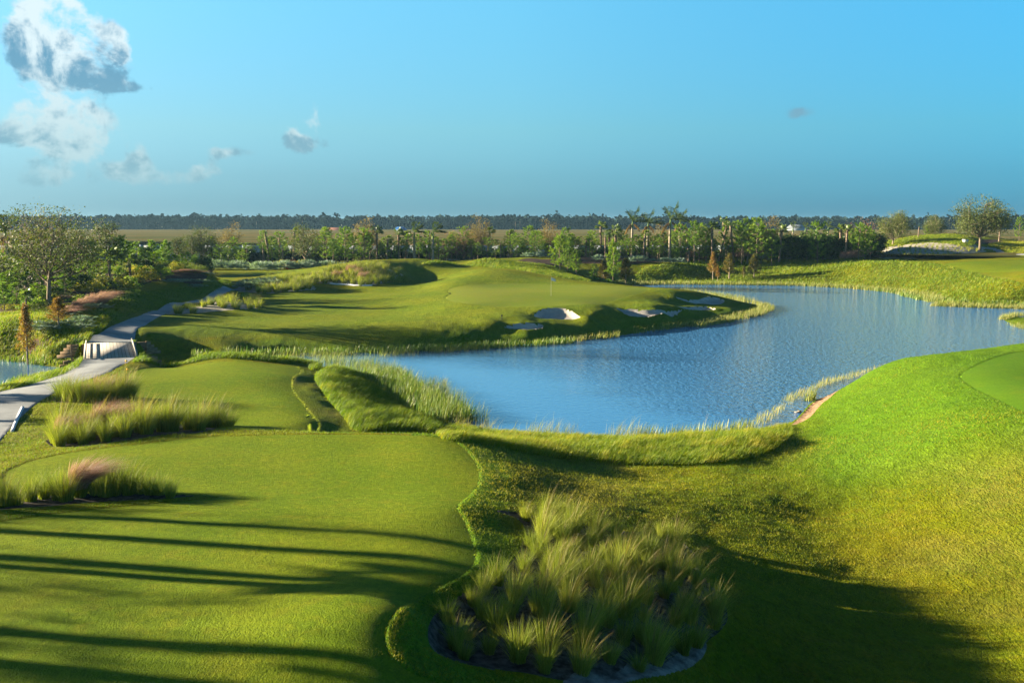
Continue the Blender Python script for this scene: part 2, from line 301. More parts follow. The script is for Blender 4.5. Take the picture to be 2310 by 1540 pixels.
Z['mulch1'] = smooth_closed(hit([(1180,597),(1300,597),(1400,597),(1480,592),(1600,583),(1690,578),(1720,568),(1690,560),(1600,564),(1450,572),(1300,580),(1180,585)]))
Z['mulch2'] = smooth_closed(hit([(2175,550),(2200,543),(2240,541),(2262,545),(2250,550),(2200,552)]))
Z['mulch3'] = smooth_closed(hit([(30,800),(60,785),(110,770),(160,765),(170,772),(120,782),(80,792),(60,803)]))
Z['mulch4'] = smooth_closed(hit([(70,735),(110,715),(190,725),(200,735),(150,745),(100,750)]))
Z['bare'] = smooth_closed(np.concatenate([unz([1785,1808,1840,1895,1910,1880,1850,1825,1800], [962,938,905,878,874,892,912,935,955], [0,0,0,0,.3,.45,.4,.45,.3])]))
PL = np.array([(-160,925),(-60,900),(0,882),(60,871),(110,856),(160,838),(184,818),(196,805)], float); PR = np.array([(-160,1090),(-60,1040),(0,1001),(25,970),(45,935),(80,900),(160,868),(222,850),(268,834),(291,817),(306,805)], float)
QL = np.array([(196,773),(206,761),(240,739),(300,713),(370,696),(450,672),(500,656),(530,647),(552,643),(580,640)], float); QR = np.array([(298,773),(296,752),(310,736),(350,717),(400,698),(470,677),(520,664),(548,655),(565,649),(590,645)], float)
def open_smooth(p, n=6):
    p = np.asarray(p); P = np.vstack([2*p[0]-p[1], p, 2*p[-1]-p[-2]]); o = []
    for i in range(1, len(P)-2):
        a, b, c, e = P[i-1:i+3]
        for k in range(n):
            t = k/n; o.append(0.5*((2*b)+(-a+c)*t+(2*a-5*b+4*c-e)*t*t+(-a+3*b-3*c+e)*t**3))
    o.append(P[-2]); return np.array(o)
def hs(p):
    h = hit(p)
    for _ in range(2): h[1:-1] = .25*h[:-2]+.5*h[1:-1]+.25*h[2:]
    return open_smooth(h)
Z['path0'] = np.vstack([hs(PL), hs(PR)[::-1]])
Z['path1'] = np.vstack([hs(QL), hs(QR)[::-1]])
Z['path2'] = smooth_closed(hit([(2178,551),(2210,558),(2260,566),(2320,572),(2450,577),(2450,583),(2320,577),(2250,571),(2200,563)]))
LONG = {}                                         # long native grass
LONG['n1'] = smooth_closed(np.vstack([hit([(985,984),(1100,1006),(1200,1028),(1300,1041),(1450,1052),(1600,1050),(1700,1034),(1765,1005),(1788,970)]), unz([1765,1700,1600,1500,1400,1300,1200,1100,1040,990], [957,975,984,989,989,989,984,976,969,959], 0.05)]))
LONG['n2'] = smooth_closed(hit([(708,853),(735,836),(790,838),(850,876),(900,910),(950,945),(985,962),(985,980),(920,975),(860,976),(800,974),(762,930),(728,890)]))
LONG['n3'] = smooth_closed(hit([(296,818),(310,806),(330,803),(450,808),(600,810),(690,818),(725,830),(700,836),(680,822),(600,817),(450,816),(330,818)]))
LONG['n4'] = smooth_closed(hit([(-100,905),(0,884),(60,872),(110,856),(160,838),(184,818),(186,800),(120,815),(90,832),(50,850),(0,866),(-100,885)]))
LONG['n5'] = smooth_closed(hit([(-100,720),(60,702),(120,697),(180,720),(240,720),(240,738),(200,765),(188,795),(120,798),(60,812),(-100,800)]))
LONG['n6'] = smooth_closed(hit([(950,600),(990,590),(1080,586),(1160,593),(1250,606),(1330,634),(1300,632),(1230,622),(1150,608),(1050,602)]))
LONG['n7'] = smooth_closed(hit([(1440,640),(1450,605),(1500,596),(1600,588),(1690,580),(1720,566),(1780,573),(1850,580),(1950,590),(2050,592),(2120,598),(2200,618),(2310,645),(2450,665),(2450,698),(2310,693),(2200,690),(2110,688),(2080,667),(2000,655),(1900,647),(1800,642),(1640,640)]))
LONG['n8'] = smooth_closed(hit([(1935,568),(1990,550),(2050,537),(2120,531),(2180,536),(2200,550),(2170,556),(2110,549),(2040,553),(1990,563),(1955,574)]))
LONG['n9'] = smooth_closed(hit([(2230,552),(2320,548),(2450,552),(2450,575),(2320,571),(2260,565)]))
LONG['n10'] = smooth_closed(hit([(245,735),(300,709),(370,692),(450,668),(500,652),(525,642),(500,632),(482,632),(470,643),(400,653),(330,658),(255,672),(220,700),(235,722)]))

def dists(x, y):
    S = {'lake': sdf(lake, x, y, 8.0)}
    for k, p in Z.items(): S[k] = sdf(p, x, y, 5.0)
    return S
def height(x, y, full=False):
    z = tps(x, y); S = {}
    dl = sdf(lake, x, y, 8.0); S['lake'] = dl
    nb = fbm(x*.35, y*.35, 3, 3)-.5; nf = fbm(x*1.6, y*1.6, 2, 9)-.5
    near = ss((400-y)/100)
    z = np.where(dl > 0, np.maximum(z, 0.02+0.06*dl)*ss(dl/1.0+.03), z)
    for k, p in Z.items(): S[k] = sdf(p, x, y, 5.0)
    mown = np.minimum(np.minimum(S['tee_front'], S['tee_back']), np.minimum(S['putting_green'], np.minimum(S['right_green'], S['upper_tee'])))
    step = ss(mown/0.12)
    z = z+0.028*step*(y < 90)+0.02*step*(y >= 90)
    amp = ss(mown/1.5)
    path = np.minimum(np.minimum(S['path0'], S['path1']), S['path2'])
    S['path'] = path; S['mown'] = mown
    amp = amp*ss((path)/1.0)*ss(dl/1.5)
    fair = ((y > 75) & (y < 170) & (x > -45))      # mown fairway stays smooth
    z = z+amp*near*(nb*.22*np.where(fair, .35, 1)+nf*.05)
    z = np.where(path < 0.35, z-0.02+0.03*(path < 0), z)
    bun = np.full(len(x), 5.0)
    for i in range(len(BUN)): bun = np.minimum(bun, S['bunker%d' % i])
    S['bunker'] = bun
    z = z+0.10*np.exp(-(np.maximum(bun, 0)/0.7)**2)*(bun < 5)-0.30*ss(-bun/0.45)
    bed = np.full(len(x), 5.0)
    for i in range(7): bed = np.minimum(bed, S['bed%d' % i])
    S['bed'] = bed
    z = z-0.06*ss(-bed/0.2)+0.05*(fbm(x*3, y*3, 2, 5)-.5)*(bed < 0)
    mul = np.full(len(x), 5.0)
    for i in range(5): mul = np.minimum(mul, S['mulch%d' % i])
    S['mulch'] = mul
    lg = np.full(len(x), 5.0)
    for k, p in LONG.items():
        s = sdf(p, x, y, 5.0); S[k] = s; lg = np.minimum(lg, s)
    S['long'] = lg
    z = z+ss(-lg/0.8)*(.07+.05*(fbm(x*.9, y*1.4, 3, 21)-.45))*ss(dl/1.2)*ss((path-.1)/.6)
    z = np.where(dl < 0, -0.05-np.minimum(1.3, -dl*0.3), z)
    z = level(x, y, z)
    if full: return z, S
    return z
def gz(x, y): return float(height(np.array([float(x)]), np.array([float(y)]))[0])

# ------------------------------------------------------------------ mesh helpers
def mesh_np(name, v, quads=None, tris=None, mats=(), tint=None, smooth=False):
    me = bpy.data.meshes.new(name); v = np.asarray(v, np.float32)
    q = np.zeros((0, 4), np.int32) if quads is None or len(quads) == 0 else np.asarray(quads, np.int32)
    t = np.zeros((0, 3), np.int32) if tris is None or len(tris) == 0 else np.asarray(tris, np.int32)
    me.vertices.add(len(v)); me.vertices.foreach_set('co', v.ravel())
    me.loops.add(q.size+t.size); me.loops.foreach_set('vertex_index', np.concatenate([q.ravel(), t.ravel()]))
    me.polygons.add(len(q)+len(t))
    ls = np.concatenate([np.arange(len(q))*4, q.size+np.arange(len(t))*3]).astype(np.int32)
    me.polygons.foreach_set('loop_start', ls)
    if smooth: me.polygons.foreach_set('use_smooth', np.ones(len(q)+len(t), bool))
    for m in mats: me.materials.append(m)
    if tint is not None:
        a = me.attributes.new('tint', 'FLOAT', 'POINT'); a.data.foreach_set('value', np.asarray(tint, np.float32))
    me.update(calc_edges=True); me.validate()
    return me
def link(name, me, parent=None):
    o = bpy.data.objects.new(name, me); col.objects.link(o)
    if parent is not None: o.parent = parent
    return o
def tag(o, label=None, cat=None, group=None, kind=None):
    if label: o['label'] = label
    if cat: o['category'] = cat
    if group: o['group'] = group
    if kind: o['kind'] = kind
    return o
class B:
    def __init__(s): s.v = []; s.q = []; s.t = []; s.c = []; s.n = 0
    def add(s, v, q=None, t=None, tint=0.5):
        v = np.asarray(v, float).reshape(-1, 3)
        if q is not None and len(q): s.q.append(np.asarray(q)+s.n)
        if t is not None and len(t): s.t.append(np.asarray(t)+s.n)
        s.v.append(v); s.c.append(np.broadcast_to(np.asarray(tint, float), (len(v),)).copy()); s.n += len(v)
    def tube(s, pts, rad, sides=6, tint=0.5):
        pts = np.asarray(pts, float); rad = np.broadcast_to(np.asarray(rad, float), (len(pts),))
        d = np.gradient(pts, axis=0); d /= np.linalg.norm(d, axis=1)[:, None]+1e-9
        ref = np.where(np.abs(d[:, 2:3]) > .9, np.array([[1., 0, 0]]), np.array([[0., 0, 1]]))
        a = np.cross(d, ref); a /= np.linalg.norm(a, axis=1)[:, None]+1e-9; b = np.cross(d, a)
        th = np.arange(sides)/sides*2*np.pi
        V = pts[:, None]+rad[:, None, None]*(np.cos(th)[None, :, None]*a[:, None]+np.sin(th)[None, :, None]*b[:, None])
        n = len(pts); q = []
        for i in range(n-1):
            for k in range(sides):
                k2 = (k+1) % sides; q.append((i*sides+k, i*sides+k2, (i+1)*sides+k2, (i+1)*sides+k))
        s.add(V.reshape(-1, 3), q, None, tint)
        s.add(V[-1], None, [(0, k, k+1) for k in range(1, sides-1)], tint)
    def box(s, c, h, rz=0.0, tint=0.5):
        x, y, z = h; V = np.array([(i*x, j*y, k*z) for k in (-1, 1) for j in (-1, 1) for i in (-1, 1)], float)
        cc, sn = math.cos(rz), math.sin(rz); V = np.stack([V[:, 0]*cc-V[:, 1]*sn, V[:, 0]*sn+V[:, 1]*cc, V[:, 2]], -1)+np.array(c)
        s.add(V, [(0,2,3,1),(4,5,7,6),(0,1,5,4),(2,6,7,3),(0,4,6,2),(1,3,7,5)], None, tint)
    def blades(s, base, dirs, h, wd, bend, segs=3, tint=0.5, face=None):
        base = np.asarray(base, float); n = len(base)
        if n == 0: return
        h = np.broadcast_to(h, (n,)); wd = np.broadcast_to(wd, (n,)); bend = np.broadcast_to(bend, (n,)); tint = np.broadcast_to(tint, (n,))
        fa = rng.uniform(0, np.pi, n) if face is None else face
        wv = np.stack([np.cos(fa), np.sin(fa), np.zeros(n)], -1)
        lev = []
        for k in range(segs+1):
            t = k/segs
            c = base+np.stack([dirs[:, 0]*bend*h*t**1.7, dirs[:, 1]*bend*h*t**1.7, h*(t-0.28*np.minimum(bend, 1.6)*t*t)], -1)
            wk = wd*(1-t)**0.6
            if k < segs: lev.append(np.stack([c-wv*wk[:, None]/2, c+wv*wk[:, None]/2], 1))
            else: lev.append(c[:, None])
        V = np.concatenate(lev, 1); per = V.shape[1]; b0 = np.arange(n)[:, None]*per
        q = [b0+np.array([[2*k, 2*k+1, 2*k+3, 2*k+2]]) for k in range(segs-1)]
        t = b0+np.array([[2*(segs-1), 2*(segs-1)+1, 2*segs]])
        s.add(V.reshape(-1, 3), np.concatenate(q) if q else None, t, np.repeat(tint, per))
    def leaves(s, c, size, tint=0.5, flat=0.0, asp=0.55):
        c = np.asarray(c, float); n = len(c)
        if n == 0: return
        a = rng.normal(size=(n, 3)); a /= np.linalg.norm(a, axis=1)[:, None]
        r = rng.normal(size=(n, 3)); 
        if flat: r[:, 2] *= (1-flat); a[:, 2] *= (1-flat)
        b = np.cross(a, r); b /= np.linalg.norm(b, axis=1)[:, None]+1e-9
        size = np.broadcast_to(size, (n,))[:, None]*rng.uniform(.7, 1.3, (n, 1))
        V = np.stack([c-a*size*.5, c+b*size*asp*.5, c+a*size*.5, c-b*size*asp*.5], 1)
        s.add(V.reshape(-1, 3), np.arange(n*4).reshape(-1, 4), None, np.repeat(np.broadcast_to(tint, (n,)), 4))
    def mesh(s, name, mats, smooth=False):
        v = np.concatenate(s.v); q = np.concatenate(s.q) if s.q else None; t = np.concatenate(s.t) if s.t else None
        return mesh_np(name, v, q, t, mats, np.concatenate(s.c), smooth)

# ------------------------------------------------------------------ materials
def newmat(name):
    m = bpy.data.materials.new(name); m.use_nodes = True; t = NT(m.node_tree); t.n.clear()
    return m, t
def leafmat(name, c0, c1, c2, trans=0.35, rough=0.6, spec=0.25):
    m, t = newmat(name); out = t.new('ShaderNodeOutputMaterial')
    at = t.new('ShaderNodeAttribute', attribute_name='tint'); oi = t.new('ShaderNodeObjectInfo')
    f = t.m('ADD', at.outputs['Fac'], t.m('MULTIPLY', t.m('SUBTRACT', oi.outputs['Random'], .5), .22), clamp=True)
    c = t.ramp(f, [(0, c0), (.5, c1), (1, c2)])
    p = t.new('ShaderNodeBsdfPrincipled'); t.put(p.inputs['Base Color'], c); p.inputs['Roughness'].default_value = rough
    p.inputs['Specular IOR Level'].default_value = spec
    tr = t.new('ShaderNodeBsdfTranslucent'); t.put(tr.inputs[0], t.mix(1.0, c, (1.5,1.6,.7), 'MULTIPLY'))
    mx = t.new('ShaderNodeMixShader'); mx.inputs[0].default_value = trans
    t.l.new(p.outputs[0], mx.inputs[1]); t.l.new(tr.outputs[0], mx.inputs[2]); t.l.new(mx.outputs[0], out.inputs[0])
    return m
def solid(name, c0, c1, scale=3.0, rough=.8, bump=.3, detail=5, stretch=(1,1,1), spec=.12, bdist=.02):
    m, t = newmat(name); out = t.new('ShaderNodeOutputMaterial'); p = t.new('ShaderNodeBsdfPrincipled')
    tc = t.new('ShaderNodeTexCoord'); v = t.mapping(tc.outputs['Object'], stretch)
    n = t.noise(v, scale, detail, .65)
    t.put(p.inputs['Base Color'], t.mix(t.rng(n, .32, .68), c0, c1)); p.inputs['Roughness'].default_value = rough
    p.inputs['Specular IOR Level'].default_value = spec
    if bump:
        b = t.new('ShaderNodeBump'); b.inputs['Strength'].default_value = bump; b.inputs['Distance'].default_value = bdist
        t.put(b.inputs['Height'], t.noise(v, scale*4, 4, .6)); t.l.new(b.outputs[0], p.inputs['Normal'])
    t.l.new(p.outputs[0], out.inputs[0]); return m
def turf(name, ca, cb, cc, fine=26.0, bump=.9, bd=.03, big=.25, streak=1.0, attr=False):
    m, t = newmat(name); out = t.new('ShaderNodeOutputMaterial'); p = t.new('ShaderNodeBsdfPrincipled')
    g = t.new('ShaderNodeNewGeometry'); pos = g.outputs['Position']
    sc = t.mapping(pos, (1, 1.0/streak, 1), (0, 0, R(6)))
    f1 = t.noise(sc, fine, 3, .7); f2 = t.noise(pos, big, 4, .6); f3 = t.noise(pos, big*7, 3, .6)
    f4 = t.noise(t.mapping(pos, (1, 1/streak, 1)), fine*.22, 3, .65)
    base = t.mix(t.rng(f2, .34, .66), ca, cb)
    base = t.mix(t.m('MULTIPLY', t.rng(f3, .48, .75), .6), base, cc)
    if attr:
        a = t.new('ShaderNodeAttribute', attribute_name='zone'); sepc = t.new('ShaderNodeSeparateColor'); t.l.new(a.outputs['Color'], sepc.inputs[0])
        r, gg, bb = sepc.outputs
        base = t.mix(r, base, t.mix(t.rng(f2, .35, .65), (.225,.255,.011), (.16,.225,.009)))      # fine mown fairway
        base = t.mix(gg, base, t.mix(t.rng(f3, .35, .65), (.30,.22,.06), (.17,.19,.03)))           # dry yellow grass
        base = t.mix(bb, base, t.mix(t.rng(f1, .35, .65), (.085,.22,.008), (.13,.28,.010)))         # lush dark
    vv = t.m('ADD', t.m('MULTIPLY', t.rng(f1, .25, .75), .62), t.m('MULTIPLY', t.rng(f4, .3, .7), .38))
    c = t.mix(t.m('MULTIPLY', t.m('SUBTRACT', 1.0, vv), .62), base, (.012,.03,.004))
    t.put(p.inputs['Base Color'], c); p.inputs['Roughness'].default_value = .85; p.inputs['Specular IOR Level'].default_value = .05
    b = t.new('ShaderNodeBump'); b.inputs['Strength'].default_value = bump; b.inputs['Distance'].default_value = bd
    t.put(b.inputs['Height'], vv); t.l.new(b.outputs[0], p.inputs['Normal'])
    t.l.new(p.outputs[0], out.inputs[0]); return m
M = {}
M['ground'] = turf('rough_turf', (.16,.21,.003), (.22,.215,.004), (.27,.20,.008), 12, 1.0, .10, .18, 2.0, attr=True)
M['tee'] = turf('tee_turf', (.215,.27,.009), (.16,.24,.007), (.27,.275,.013), 26, .9, .03, .22, 1.4)
M['green'] = turf('green_turf', (.25,.28,.025), (.20,.27,.02), (.29,.28,.035), 40, .25, .008, .12, 1.0)
M['rgreen'] = turf('right_green_turf', (.13,.25,.010), (.10,.22,.008), (.18,.26,.012), 40, .3, .01, .12, 1.0)
M['sand'] = solid('bunker_sand', (.36,.32,.28), (.46,.42,.37), 1.4, .95, .5, 5, bdist=.05)
M['bed'] = solid('bed_soil', (.03,.022,.018), (.13,.115,.10), 5.5, .95, .8, 7, bdist=.05)
M['waste'] = solid('waste_sand', (.28,.25,.20), (.45,.41,.35), .8, .95, .6, 6, bdist=.08)
M['bedsand'] = solid('bed_sand', (.07,.062,.055), (.27,.25,.225), 2.2, .95, .8, 7, bdist=.05)
M['mulch'] = solid('mulch', (.03,.018,.012), (.10,.06,.04), 5, .95, .8, 6, bdist=.06)
M['bare'] = solid('bare_bank', (.10,.055,.03), (.40,.26,.15), 4, .95, .8, 6, bdist=.05)
M['concrete'] = solid('path_concrete', (.22,.23,.24), (.33,.34,.345), .5, .9, .15, 8, bdist=.01)
M['field'] = None
# dry field
m, t = newmat('dry_field'); out = t.new('ShaderNodeOutputMaterial'); p = t.new('ShaderNodeBsdfPrincipled'); g = t.new('ShaderNodeNewGeometry')
v = t.mapping(g.outputs['Position'], (.35, 1, 1)); a = t.noise(v, .03, 6, .65); b_ = t.noise(v, .25, 4, .6)
c = t.mix(t.rng(a, .38, .6), (.17,.125,.05), (.085,.09,.03)); c = t.mix(t.m('MULTIPLY', t.rng(b_, .55, .7), .7), c, (.07,.09,.035))
sy = t.new('ShaderNodeSeparateXYZ'); t.l.new(g.outputs['Position'], sy.inputs[0])
t.put(p.inputs['Base Color'], c); p.inputs['Roughness'].default_value = 1.0; p.inputs['Specular IOR Level'].default_value = 0.0
t.l.new(p.outputs[0], out.inputs[0]); M['field'] = m
# water
m, t = newmat('lake_water'); out = t.new('ShaderNodeOutputMaterial'); p = t.new('ShaderNodeBsdfPrincipled'); g = t.new('ShaderNodeNewGeometry')
p.inputs['Base Color'].default_value = (.05,.17,.37,1); p.inputs['Roughness'].default_value = .06; p.inputs['IOR'].default_value = 1.62
pos = g.outputs['Position']; v = t.mapping(pos, (1.25, .95, 1), (0,0,R(8)))
r1 = t.noise(v, 1.9, 3, .55, .3); r2 = t.noise(v, 6.0, 3, .6); 
calm0 = t.noise(t.mapping(pos, (.018, .05, 1)), 1.0, 3, .5)
sx = t.new('ShaderNodeSeparateXYZ'); t.l.new(pos, sx.inputs[0])
wind = t.m('ADD', t.m('MULTIPLY', sx.outputs[0], .035), t.m('ADD', t.m('MULTIPLY', sx.outputs[1], .016), t.m('MULTIPLY', calm0, 1.1)))
windf = t.rng(wind, 1.6, 2.9, .04, 1.0)
hgt = t.m('MULTIPLY', t.m('ADD', r1, t.m('MULTIPLY', r2, .35)), windf)
b = t.new('ShaderNodeBump'); b.inputs['Strength'].default_value = 1.0; b.inputs['Distance'].default_value = .42; t.put(b.inputs['Height'], hgt)
t.l.new(b.outputs[0], p.inputs['Normal']); t.l.new(p.outputs[0], out.inputs[0]); M['water'] = m
# foliage
M['cord'] = leafmat('cordgrass', (.045,.085,.008), (.20,.235,.025), (.44,.41,.09), .35)
M['seed'] = leafmat('seed_stalks', (.16,.10,.04), (.25,.19,.07), (.34,.29,.11), .3)
M['muhly'] = leafmat('muhly', (.20,.09,.10), (.36,.19,.19), (.46,.34,.31), .3)
M['longgrass'] = leafmat('long_grass', (.04,.09,.005), (.14,.205,.008), (.33,.27,.03), .38)
M['roughblade'] = leafmat('rough_blades', (.04,.12,.002), (.15,.21,.003), (.28,.24,.010), .35)
M['teeblade'] = leafmat('tee_blades', (.10,.20,.004), (.20,.26,.009), (.31,.29,.022), .35)
M['reed'] = leafmat('reeds', (.06,.11,.02), (.19,.22,.05), (.40,.33,.14), .35)
M['pickerel'] = leafmat('pickerel', (.035,.09,.012), (.09,.17,.022), (.28,.28,.06), .3, .45)
M['pine'] = leafmat('pine_needles', (.03,.07,.008), (.10,.19,.014), (.25,.32,.03), .35)
M['oak'] = leafmat('oak_leaves', (.028,.042,.010), (.075,.10,.022), (.16,.17,.04), .25)
M['oakbrown'] = leafmat('thin_leaves', (.08,.07,.025), (.17,.13,.05), (.25,.18,.07), .3)
M['redleaf'] = leafmat('rust_leaves', (.14,.055,.03), (.22,.10,.06), (.30,.17,.10), .3)
M['cypress'] = leafmat('cypress_leaves', (.13,.07,.015), (.24,.13,.025), (.20,.20,.04), .35)
M['cypressg'] = leafmat('cypress_green', (.05,.06,.012), (.11,.10,.018), (.22,.14,.025), .35)
M['palm'] = leafmat('palm_fronds', (.03,.06,.012), (.09,.14,.025), (.22,.26,.06), .3, .4, .5)
M['deadfrond'] = leafmat('dead_fronds', (.10,.06,.03), (.20,.13,.065), (.30,.20,.11), .3)
M['hedge'] = leafmat('hedge_leaves', (.012,.028,.007), (.03,.06,.012), (.10,.16,.02), .2, .5)
M['bright'] = leafmat('bright_leaves', (.06,.12,.012), (.15,.25,.02), (.28,.33,.04), .35)
M['silver'] = leafmat('silver_leaves', (.07,.12,.09), (.16,.23,.18), (.30,.38,.30), .2)
M['yellowshrub'] = leafmat('yellow_shrub', (.10,.12,.012), (.22,.22,.02), (.36,.30,.04), .35)
M['feather'] = leafmat('feathery_shrub', (.08,.12,.02), (.16,.20,.035), (.25,.26,.06), .4)
M['redplant'] = leafmat('red_plant', (.35,.02,.01), (.5,.04,.02), (.6,.1,.03), .3)
M['forest'] = leafmat('forest_leaves', (.009,.020,.018), (.014,.028,.024), (.022,.036,.028), 0.0, 1.0, 0.0)
M['bark'] = solid('bark', (.10,.075,.05), (.22,.17,.12), 6, .9, .6, 5, (1,1,.3))
M['bark_pale'] = solid('pale_bark', (.20,.15,.11), (.40,.32,.24), 5, .9, .6, 5, (1,1,.3))
M['boots'] = solid('palm_boots', (.08,.045,.028), (.34,.26,.19), 4.5, .9, 1.0, 3, (1,1,1.6), bdist=.08)
M['royaltrunk'] = solid('royal_trunk', (.22,.18,.13), (.33,.28,.21), 2, .8, .2, 4, (1,1,3))
M['shaft'] = solid('crownshaft', (.10,.17,.03), (.18,.25,.06), 2, .5, .1, 3)
M['wood'] = None
m, t = newmat('deck_boards'); out = t.new('ShaderNodeOutputMaterial'); p = t.new('ShaderNodeBsdfPrincipled'); tcn = t.new('ShaderNodeTexCoord')
sx = t.new('ShaderNodeSeparateXYZ'); t.l.new(tcn.outputs['Object'], sx.inputs[0])
fr = t.m('FRACT', t.m('MULTIPLY', sx.outputs[0], 4.2)); gap = t.m('GREATER_THAN', fr, .10)
idn = t.new('ShaderNodeTexWhiteNoise', noise_dimensions='1D'); t.put(idn.inputs['W'], t.m('FLOOR', t.m('MULTIPLY', sx.outputs[0], 4.2)))
nn = t.noise(t.mapping(tcn.outputs['Object'], (4, .6, 1)), 5, 4, .6)
cc = t.mix(t.rng(nn, .3, .7), (.33,.29,.25), (.46,.42,.36)); cc = t.mix(t.m('MULTIPLY', idn.outputs[0], .4), cc, (.24,.19,.15))
t.put(p.inputs['Base Color'], t.mix(gap, (.03,.025,.02), cc)); p.inputs['Roughness'].default_value = .85
t.l.new(p.outputs[0], out.inputs[0]); M['deck'] = m
M['railwood'] = solid('rail_wood', (.34,.30,.25), (.52,.48,.42), 3, .85, .3, 4, (1,1,6))
M['brownwood'] = solid('brown_wood', (.14,.09,.05), (.28,.19,.11), 3, .85, .4, 4, (1,1,8))
M['wall'] = solid('wall_render', (.26,.29,.32), (.32,.35,.38), .15, .9, .1, 4)
M['white'] = solid('white_cloth', (.66,.66,.70), (.72,.72,.76), 2, .7, .05, 2)
M['yellow'] = solid('yellow_paint', (.75,.38,.02), (.85,.48,.03), 2, .5, 0, 2)
M['black'] = solid('black_metal', (.02,.02,.02), (.04,.04,.04), 2, .5, 0, 2)
M['red'] = solid('red_paint', (.5,.03,.02), (.6,.05,.03), 2, .5, 0, 2)
M['roofgrey'] = solid('roof_grey', (.22,.24,.26), (.3,.32,.34), .4, .7, 0, 3)
M['rooforange'] = solid('roof_clay', (.35,.14,.08), (.45,.2,.12), .4, .8, 0, 3)
M['blue'] = solid('blue_paint', (.03,.12,.35), (.05,.18,.45), .4, .6, 0, 3)
M['road'] = solid('pale_road', (.28,.29,.31), (.36,.37,.39), .05, .9, 0, 4)
M['stone'] = solid('stone', (.18,.16,.13), (.34,.30,.25), 3, .9, .6, 4)
exec_marker = 'setting'

# ------------------------------------------------------------------ terrain mesh, split along the outlines
lnY = np.concatenate([np.linspace(math.log(13), math.log(255), 800), np.linspace(math.log(262), math.log(9000), 60)])
uu = np.concatenate([np.linspace(-1.35, -.60, 50)[:-1], np.linspace(-.60, .60, 760), np.linspace(.60, 1.35, 50)[1:]])
U, L = np.meshgrid(uu, lnY); Yg = np.exp(L); Xg = U*Yg
nr, nc = U.shape; x = Xg.ravel().copy(); y = Yg.ravel().copy()
S = dists(x, y)
# snap vertices that lie near an outline onto it, for clean edges
cell = y*0.0021
for k in ['lake']+list(Z.keys()):
    P = lake if k == 'lake' else Z[k]; d = S[k]
    near = np.nonzero(np.abs(d) < 0.55*cell)[0]
    if len(near) == 0: continue
    a = P; e = np.roll(P, -1, 0)-P; el2 = (e**2).sum(1)+1e-12
    for i in range(0, len(near), 5000):
        s_ = near[i:i+5000]; wx = x[s_][:, None]-a[None, :, 0]; wy = y[s_][:, None]-a[None, :, 1]
        tt = np.clip((wx*e[:, 0]+wy*e[:, 1])/el2, 0, 1); dx = wx-tt*e[:, 0]; dy = wy-tt*e[:, 1]
        j = np.argmin(dx**2+dy**2, 1); r_ = np.arange(len(s_))
        x[s_] -= dx[r_, j]; y[s_] -= dy[r_, j]
zq, S = height(x, y, True)
V = np.stack([x, y, zq], -1)
ii = np.arange(nr*nc).reshape(nr, nc)
Q = np.stack([ii[:-1, :-1], ii[:-1, 1:], ii[1:, 1:], ii[1:, :-1]], -1).reshape(-1, 4)
cx_ = x[Q].mean(1); cy_ = y[Q].mean(1)
def inside(k): return S[k][Q].mean(1) < 0
zone = np.zeros(len(Q), int)
zone[(cy_ > 236)] = 9
zone[inside('mulch')] = 5; zone[inside('bed')] = 4; zone[inside('waste')] = 7; zone[inside('bedsand')] = 11; zone[inside('bare') & (S['lake'][Q].mean(1) > -.3)] = 8
zone[inside('tee_front') | inside('tee_back') | inside('upper_tee')] = 1
zone[inside('putting_green')] = 2; zone[inside('right_green')] = 10
zone[inside('bunker')] = 3; zone[inside('path')] = 6
zone[(S['bed5'][Q].mean(1) < 0) | (S['bed6'][Q].mean(1) < 0) | (S['bed4'][Q].mean(1) < 0)] = 7
names = {0:('ground','ground','rolling green turf of the golf course around the lake','ground'),1:('tee_lawn','tee','close mown tee lawns with crisp cut edges','tee'),2:('putting_green','green','smooth pale putting surface','green'),
 11:('bed_sand','sand','pale trampled sand at the front edge of the large grass bed','bedsand'),10:('putting_green','green','vivid green putting surface at the right edge','rgreen'),3:('bunker_sand','sand','pale sand in the bunkers round the green','sand'),4:('planting_bed_soil','soil','dark sandy soil under the grass clumps','bed'),5:('mulch','mulch','brown mulch under the trees and shrubs','mulch'),
 6:('cart_path','path','pale concrete cart path winding over the bridge','concrete'),7:('waste_sand','sand','pale planted sand on the mounds','waste'),8:('bare_bank','earth','bare brown earth at the water edge','bare'),9:('field','field','dry open field beyond the wall','field')}
# zone attribute: fairway, dry, lush
fairpoly = smooth_closed(hit([(300,740),(350,718),(420,712),(520,702),(600,695),(600,668),(720,658),(850,650),(915,632),(900,612),(860,594),(945,592),(960,602),(1050,606),(1150,614),(1230,628),(1330,642),(1470,650),(1540,660),(1640,690),(1560,712),(1450,735),(1350,745),(1200,757),(1050,757),(900,760),(700,765),(500,762),(380,768),(310,762)]))
f_fair = ss(-sdf(fairpoly, x, y, 6.0)/.5+.5)
f_fair = np.maximum(f_fair, ss(-sdf(smooth_closed(hit([(490,640),(520,628),(600,620),(700,612),(690,606),(600,612),(500,625)])), x, y, 5)/.5+.5))
f_fair = np.maximum(f_fair, ss(-S['collar']/.3+.5))
wob = fbm(x*.12, y*.12, 4, 31)
f_dry = np.clip(ss((5.0-S['long'])/6)*0, 0, 1)
drybank = ss((2.6-S['lake'])/2.5)*(S['lake'] > 0)
f_dry = np.clip(drybank*.55*ss((wob-.42)*6)+ (S['n7'] < 1)*.25*ss((wob-.45)*7), 0, 1)
f_dry = np.maximum(f_dry, .35*ss((wob-.55)*8)*(y < 60))
lush = np.maximum(ss((1.8-S['tee_front'])/1.0)*(S['tee_front'] > 0)*(x > -4)*.75, ss(-S['n10']/1+.5)*.6)
